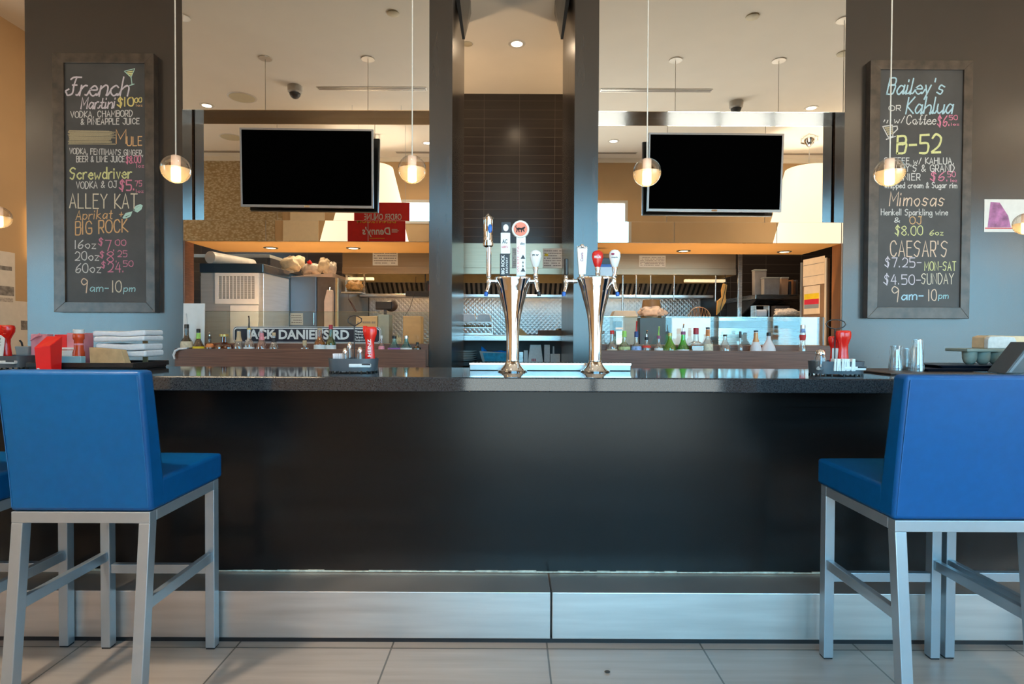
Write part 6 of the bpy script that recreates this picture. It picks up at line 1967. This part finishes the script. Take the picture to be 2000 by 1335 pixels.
for i in range(3):
    z = b.z - .03 - i * .03
    hr.box(a.x + .004, b.x - .004, Y - .008, Y - .004, z, z + .004)
hr.build('ribs', M_GREYBIN, t)
t = thing('label_printer', 'grey printer with drawer behind the clear slim bottle', 'printer', (at(1185, 650, 5.250).x, 5.25, ZT))
a, b = at(1168, 660, 5.190), at(1203, 627, 5.190)
MB().box(1.0, b.x, 5.19, 5.37, ZT + .0003, at(1190, 645, 5.190).z).build('base', M_STEEL, t, bevel=0.003)
MB().box(1.0, b.x, 5.22, 5.37, at(1190, 645, 5.190).z + .0003, b.z).build('dark_head', M_DARKGREY, t, bevel=0.003)
MB().box(1.005, b.x - .004, 5.1825, 5.1885, at(1190, 643, 5.190).z, at(1190, 639, 5.190).z).build('copper_strip', CAPS['copper'], t)
# hats: brown tall pot and crumpled paper
p = at(1271, 585.5, 5.580)
t = thing('brown_tub', 'tall brown tub standing behind the right glass screen', 'tub', (p.x, 5.7, ZT))
k = 5.7 / F
MB().lathe([(20 * k, .0005), (20 * k, at(1271, 620, 5.700).z - ZT), (17 * k, at(1271, 590, 5.700).z - ZT), (16 * k, at(1271, 585.5, 5.700).z - ZT), (14 * k, at(1271, 585.5, 5.700).z - ZT), (13 * k, .02)], (at(1272, 600, 5.700).x, 5.7, ZT), 32).build('tub_body', mat('warm_brown_plastic', (0.30, 0.155, 0.055), 0.5, var=0.1), t, smooth=40)
lump('crumpled_paper', 'crumpled peach paper in front of the brown tub', 'paper', 1272, 612, 44, 16, 5.49, at(1279, 621, 5.430).z, mat('peach_crumpled_paper', (0.66, 0.47, 0.34), 0.7, var=0.2, scale=30), 21, sharp=.4)
a, b = at(1247, 648, 5.490), at(1311, 621, 5.490)
o = MB().box(a.x, b.x, 5.43, 5.585, ZT + .0003, b.z).build('dark_tub', mat('slate_blue_tub', (0.055, 0.095, 0.14), 0.35, var=0.15, scale=8), bevel=0.004)
tag(o, 'slate blue tub below the crumpled paper behind right bottles', 'tub')
a, b = at(1312, 686, 5.325), at(1388, 621, 5.325)
o = MB().box(a.x, b.x, 5.325, 5.343, ZT + .0003, b.z).build('cutting_board', mat('white_cutting_board', (0.70, 0.74, 0.78), 0.45, var=0.03), bevel=0.003)
tag(o, 'white upright board behind the green and amber bottles', 'board')
# round wire rack
c = at(1366, 622, 5.56)
t = thing('wire_basket', 'round copper wire basket behind the white upright board', 'basket', (c.x, 5.67, ZT))
k = 5.56 / F
wb_ = MB()
for i in range(7):
    x = c.x + (-18 + 6 * i) * k
    h_ = math.sqrt(max(0.05, 1 - ((i - 3) / 3.6) ** 2))
    wb_.tube([(x - .4 * (x - c.x), 5.52, ZT + .001), (x, 5.52, at(1368, 622, 5.670).z), (x * .9 + c.x * .1, 5.56, at(1368, 600, 5.670).z * h_ + at(1368, 622, 5.670).z * (1 - h_)), (x, 5.60, at(1368, 622, 5.670).z)], .003, 6)
wb_.tube([(c.x + 22 * k * math.cos(q * PI / 10), 5.56, at(1368, 622, 5.670).z + 22 * k * math.sin(q * PI / 10)) for q in range(11)], .004, 6)
wb_.build('wires', mat('copper_wire', (0.42, 0.24, 0.13), 0.4, 0.6), t, smooth=60)
MB().lathe([(.07, .0005), (.09, .07), (.10, at(1368, 622, 5.670).z - ZT)], (c.x, 5.56, ZT), 24).build('bowl', mat('tan_basket', (0.40, 0.30, 0.20), 0.6), t, smooth=60)
# hood post, hanging rods and orange-lit cloth
a = at(1211, 600, 5.895)
t = thing('steel_pole', 'slim steel pole under the hood beside the right tap handle', 'pole', (a.x, 5.895, ZT))
MB().tube([(a.x, 5.76, ZT + .0003), (a.x, 5.76, at(1211, 536, 5.760).z - .006)], .0098, 12).build('pole_tube', M_STEEL, t, smooth=60)
for px, y1, lab in ((1242, 584, 'first hook rod from the left under the right hood'), (1270, 584, 'second hook rod, above the brown tub'), (1316, 592, 'third hook rod, in the middle of the right hood'), (1397, 594, 'last hook rod, beside the orange-lit cloth')):
    p0, p1 = at(px + 1, 552, 5.886), at(px, y1 - 6, 5.886)
    t = thing('hook_rod', lab, 'hook', (p1.x, 5.886, p1.z), 'hook rods under the hood')
    MB().tube([(p0.x, 5.886, zl0 + .03), p1], .0066, 8).build('rod', M_STEEL, t, smooth=60)
    MB().tube([p1, p1 + Vector((-.002, -.012, -.012)), p1 + Vector((-.006, -.018, -.004))], .0035, 6).build('hook_end', M_STEEL, t, smooth=60)
M_OC = mat('orange_lit_fabric', (0.74, 0.40, 0.10), 0.6, var=0.15, scale=20)  # orange light on the cloth is put into its colour
t = thing('orange_lit_cloth', 'orange-lit cloth hanging under the right end of the hood', 'oven mitt', (at(1408, 600, 5.790).x, 5.79, at(1404, 614, 5.790).z))
q = [at(*z_, 5.790) for z_ in ((1413, 553), (1420, 556), (1417, 575), (1418, 588), (1408, 606), (1400, 615), (1401, 588), (1410, 580), (1409, 566))]
MB().prism([(z_.x, z_.z) for z_ in q], 'y', 5.7825, 5.8125).build('cloth', M_OC, t, bevel=0.004)
MB().tube(spline([tuple(at(*z_, 5.768)) for z_ in ((1416, 536), (1418, 556), (1413, 580), (1407, 604), (1408, 620))], 5), .003, 6).build('cord', M_BLACK, t, smooth=60)
a, b = at(1431, 640, 5.955), at(1440, 503, 5.955)
o = MB().box(a.x, b.x, 5.82, 5.8425, 0, 2.30).build('corner_post', M_STEEL, bevel=0.002)
struct(o)
o.name = 'trim_4'

# dark shelf wall at far right
Y = 6.075
a, b = at(1476, 584, Y), at(1562, 575, Y)
t = thing('wall_shelf', 'steel wall shelf with containers at right of the hood', 'shelf', ((a.x + b.x) / 2, 6.3, a.z))
MB().box(a.x, b.x + .25, Y, YK - .01, a.z, b.z).build('shelf_board', M_STEEL, t, bevel=0.003)
MB().prism([(Y + .02, a.z - .0005), (YK - .01, a.z - .0005), (YK - .01, a.z - .32)], 'x', a.x + .02, a.x + .04).build('bracket', M_DKWALL, t)
zs = b.z + .0005
M_CLEARBIN = mat('cloudy_container', (0.42, 0.38, 0.35), 0.35, var=0.12, scale=12)
for px0, px1, py, Yc_, m_c, lab in ((1474, 1497, 526, 6.21, M_CLEARBIN, 'tall cloudy container at left on the right wall shelf'), (1492, 1523, 541, 6.09, mat('cloudy_grey_tub', (0.36, 0.33, 0.31), 0.4, var=.1), 'wide grey tub in the middle of the right wall shelf'), (1526, 1540, 541, 6.12, mat('orange_brown_box', (0.58, 0.36, 0.22), 0.6), 'orange brown box on the right wall shelf')):
    a, b = at(px0, py, Yc_), at(px1, py, Yc_)
    t = thing('food_container', lab, 'container', ((a.x + b.x) / 2, Yc_ + .05, zs), 'containers on the right wall shelf')
    hgt = a.z - zs
    MB().hexa([(a.x + .004, Yc_, zs), (b.x - .004, Yc_, zs), (b.x - .004, Yc_ + .07, zs), (a.x + .004, Yc_ + .07, zs), (a.x, Yc_ - .004, a.z - .015), (b.x, Yc_ - .004, a.z - .015), (b.x, Yc_ + .074, a.z - .015), (a.x, Yc_ + .074, a.z - .015)]).build('body', m_c, t, bevel=0.003)
    MB().box(a.x - .003, b.x + .003, Yc_ - .007, Yc_ + .077, a.z - .0145, a.z).build('lid', M_GREYBIN, t, bevel=0.003)
for i in range(4):
    a, b = at(1542 + i * 4.4, 549 - (i % 2) * 3, 6.120), at(1545.4 + i * 4.4, 549, 6.120)
    o = MB().box(a.x, b.x, 6.12, 6.27, zs, a.z).build('folder', [M_DKWALL, CAPS['copper'], mat('brown_folder', (0.16, 0.08, 0.05), .6), M_DKWALL][i], bevel=0.001)
    tag(o, ['dark upright folder next to the orange brown box', 'copper coloured upright folder in the row', 'brown upright folder in the row', 'last dark upright folder at the shelf end'][i], 'folder', 'upright folders on the wall shelf')
# counter fridge line under the shelf, seen through the glass
a, b = at(1403, 630, 5.445), at(1560, 621, 5.445)
t = thing('counter_unit', 'stainless counter unit with ribbed front behind the right glass', 'counter', ((a.x + b.x) / 2, 5.55, ZT))
x1 = min(b.x, 2.75)
MB().box(a.x + .002, x1, 5.445, 5.775, ZT + .0003, at(1450, 640, 5.445).z).build('body', M_STEEL, t, bevel=0.003)
MB().box(a.x + .002, x1, 5.4375, 5.775, at(1450, 639.5, 5.445).z, at(1450, 627, 5.445).z).build('dark_band', M_DARKGREY, t)
MB().box(a.x + .002, x1, 5.43, 5.775, at(1450, 626.5, 5.445).z, b.z).build('top_slab', M_STEEL, t, bevel=0.002)
zc3 = b.z + .0005
t = thing('plastic_tray', 'clear tray of folded cloths on the counter unit', 'tray', (at(1508, 610, 5.550).x, 5.58, zc3))
a, b = at(1476, 618, 5.550), at(1503, 596, 5.550)
MB().box(a.x, b.x, 5.55, 5.67, zc3, zc3 + .014).box(a.x, a.x + .006, 5.55, 5.67, zc3 + .014, b.z).box(b.x - .006, b.x, 5.55, 5.67, zc3 + .014, b.z).box(a.x, b.x, 5.55, 5.559, b.z - .006, b.z).build('tray_frame', M_STEEL, t, bevel=0.002)
MB().box(a.x + .010, b.x - .010, 5.5725, 5.6625, zc3 + .0145, zc3 + .085).build('white_linen', M_NAP, t, bevel=0.012)
lump('shredded_food', 'pale shredded heap in a dark bin on the counter unit', 'food heap', 1537, 611, 44, 14, 5.55, zc3, mat('pale_shreds', (0.62, 0.52, 0.42), 0.8, var=0.4, scale=80, bump=.8), 31, sharp=.35)
a, b = at(1514, 612, 5.685), at(1562, 597, 5.685)
o = MB().box(a.x, min(b.x, 2.75), 5.685, 5.775, zc3, b.z).build('dark_bin', mat('brown_black_bin', (0.045, 0.033, 0.028), 0.5), bevel=0.004)
tag(o, 'dark bin behind the pale shredded heap', 'bin')

# notice board on the wooden cheek at far right
p0, p1 = at(1566, 560, 5.35), at(1616, 560, 4.99)
ex = Vector((p1.x - p0.x, p1.y - p0.y, 0)).normalized()
en = Vector((-ex.y, ex.x, 0))
if en.y > 0:
    en = -en
zbt, zbb = 1.70, ZT + .0
zbt, zbb = 1.90, 0.0
t = thing('notice_board', 'angled wooden notice board with papers at the right end', 'notice board', (p0.x, p0.y, zbb))
L = Vector((p1.x - p0.x, p1.y - p0.y, 0)).length


def onb(u, z, d=0.0):
    q = Vector((p0.x, p0.y, 0)) + ex * (u * L) + en * d
    return Vector((q.x, q.y, z))


def bslab(u0, u1, z0, z1, d0, d1):
    return MB().hexa([onb(u0, z0, d0), onb(u1, z0, d0), onb(u1, z0, d1), onb(u0, z0, d1), onb(u0, z1, d0), onb(u1, z1, d0), onb(u1, z1, d1), onb(u0, z1, d1)])


bslab(0, 1, zbb, zbt, -.02, 0).build('backing', mat('brown_panel', (0.24, 0.15, 0.09), 0.6, var=.1), t)
bslab(-.02, .035, zbb, zbt + .005, 0.0005, .012).build('frame_strip', M_ALU, t)
bslab(.94, 1.0, zbb, zbt + .005, 0.0005, .012).build('frame_strip', M_CREAM, t)


def zpx(px, py, u):
    q = onb(u, 0)
    return at(px, py, q.y).z


M_PAPERW = mat('warm_white_paper', (0.80, 0.66, 0.50), 0.8, var=0.05)
s1 = bslab(.06, .90, zpx(1590, 556, .5), zpx(1590, 503, .5), .0005, .003).build('paper_sheet', M_PAPERW, t)
for zz_ in (515, 538):
    bslab(.07, .89, zpx(1590, zz_, .5) - .003, zpx(1590, zz_, .5) + .001, .0031, .0036).build('fold_line', mat('grey_print', (0.22, 0.2, 0.2), 0.7), s1)
s2 = bslab(.10, .74, zpx(1586, 613, .4), zpx(1586, 558, .4), .0005, .003).build('paper_sheet', M_PAPERW, t)
for y0, y1, m_c, nm in ((573, 584, LABELS['yellow'], 'yellow_stripe'), (584, 594, mat('crimson_print', (0.62, 0.02, 0.06), .6), 'red_stripe'), (594, 602, mat('grey_blue_print', (0.25, 0.30, 0.35), .6), 'grey_stripe')):
    bslab(.12, .70, zpx(1586, y1, .4), zpx(1586, y0, .4), .0031, .0036).build(nm, m_c, s2)
s3 = bslab(.02, .66, zpx(1585, 682, .4) if zpx(1585, 682, .4) > zbb else zbb + .004, zpx(1585, 619, .4), .004, .007).build('paper_sheet', M_PAPERW, t)

# tan side wall at the far left with posters
XW = -4.698


def onwall(px, py):
    d = CR @ Vector(((px - 1000.0) / F, -(py - 667.5) / F, -1.0))
    return CAM + d * (XW / d.x)


def wallbox(px0, px1, py0, py1, d, name, m, parent):
    a, b = onwall(px0, py1), onwall(px1, py0)
    zt7 = onwall(px1, py0).z
    return MB().box(XW, XW + d, a.y, b.y, onwall(px1, py1).z, zt7).build(name, m, parent, bevel=0.001)


q = onwall(14, 690)
t = thing('poster', 'tall white poster on the tan wall at the left edge', 'poster', (XW, q.y, q.z), 'posters on the tan wall')
M_POST = mat('cream_poster_paper', (0.74, 0.68, 0.60), 0.8, var=0.04)
sh = wallbox(-60, 28, 494, 692, .006, 'sheet', M_POST, t)
wallbox(-40, 22, 521, 529, .0072, 'picture', mat('grey_photo_print', (0.24, 0.22, 0.20), .7, var=.5, scale=25), t)
wallbox(-40, 26, 560, 578, .0072, 'picture', mat('grey_photo_print', (0.24, 0.22, 0.20), .7), t)
wallbox(-40, 24, 582, 590, .0072, 'caption', mat('pale_print', (0.50, 0.44, 0.38), .7, var=.3, scale=60), t)
q = onwall(45, 690)
t = thing('poster', 'smaller white sheet with dark picture on the tan wall beside column', 'poster', (XW, q.y, q.z), 'posters on the tan wall')
wallbox(30, 68, 590, 692, .004, 'sheet', M_POST, t)
wallbox(40, 58, 626, 644, .0052, 'picture', mat('grey_photo_print', (0.24, 0.22, 0.20), .7), t)
q = onwall(57, 505)
t = thing('wall_sconce', 'slim glowing wall sconce half hidden behind the left column', 'wall lamp', (XW, q.y, q.z))
wallbox(54, 66, 411, 506, .05, 'glowing_shade', mat('glowing_sconce_shade', (1, .8, .5), .5, emis=(1, .62, .22), estr=1.5), t)
q = onwall(57, 592)
t = thing('framed_notice', 'dark narrow frame under the sconce beside the left column', 'picture frame', (XW, q.y, q.z))
wallbox(55, 68, 509, 590, .03, 'frame', M_BLACK, t)
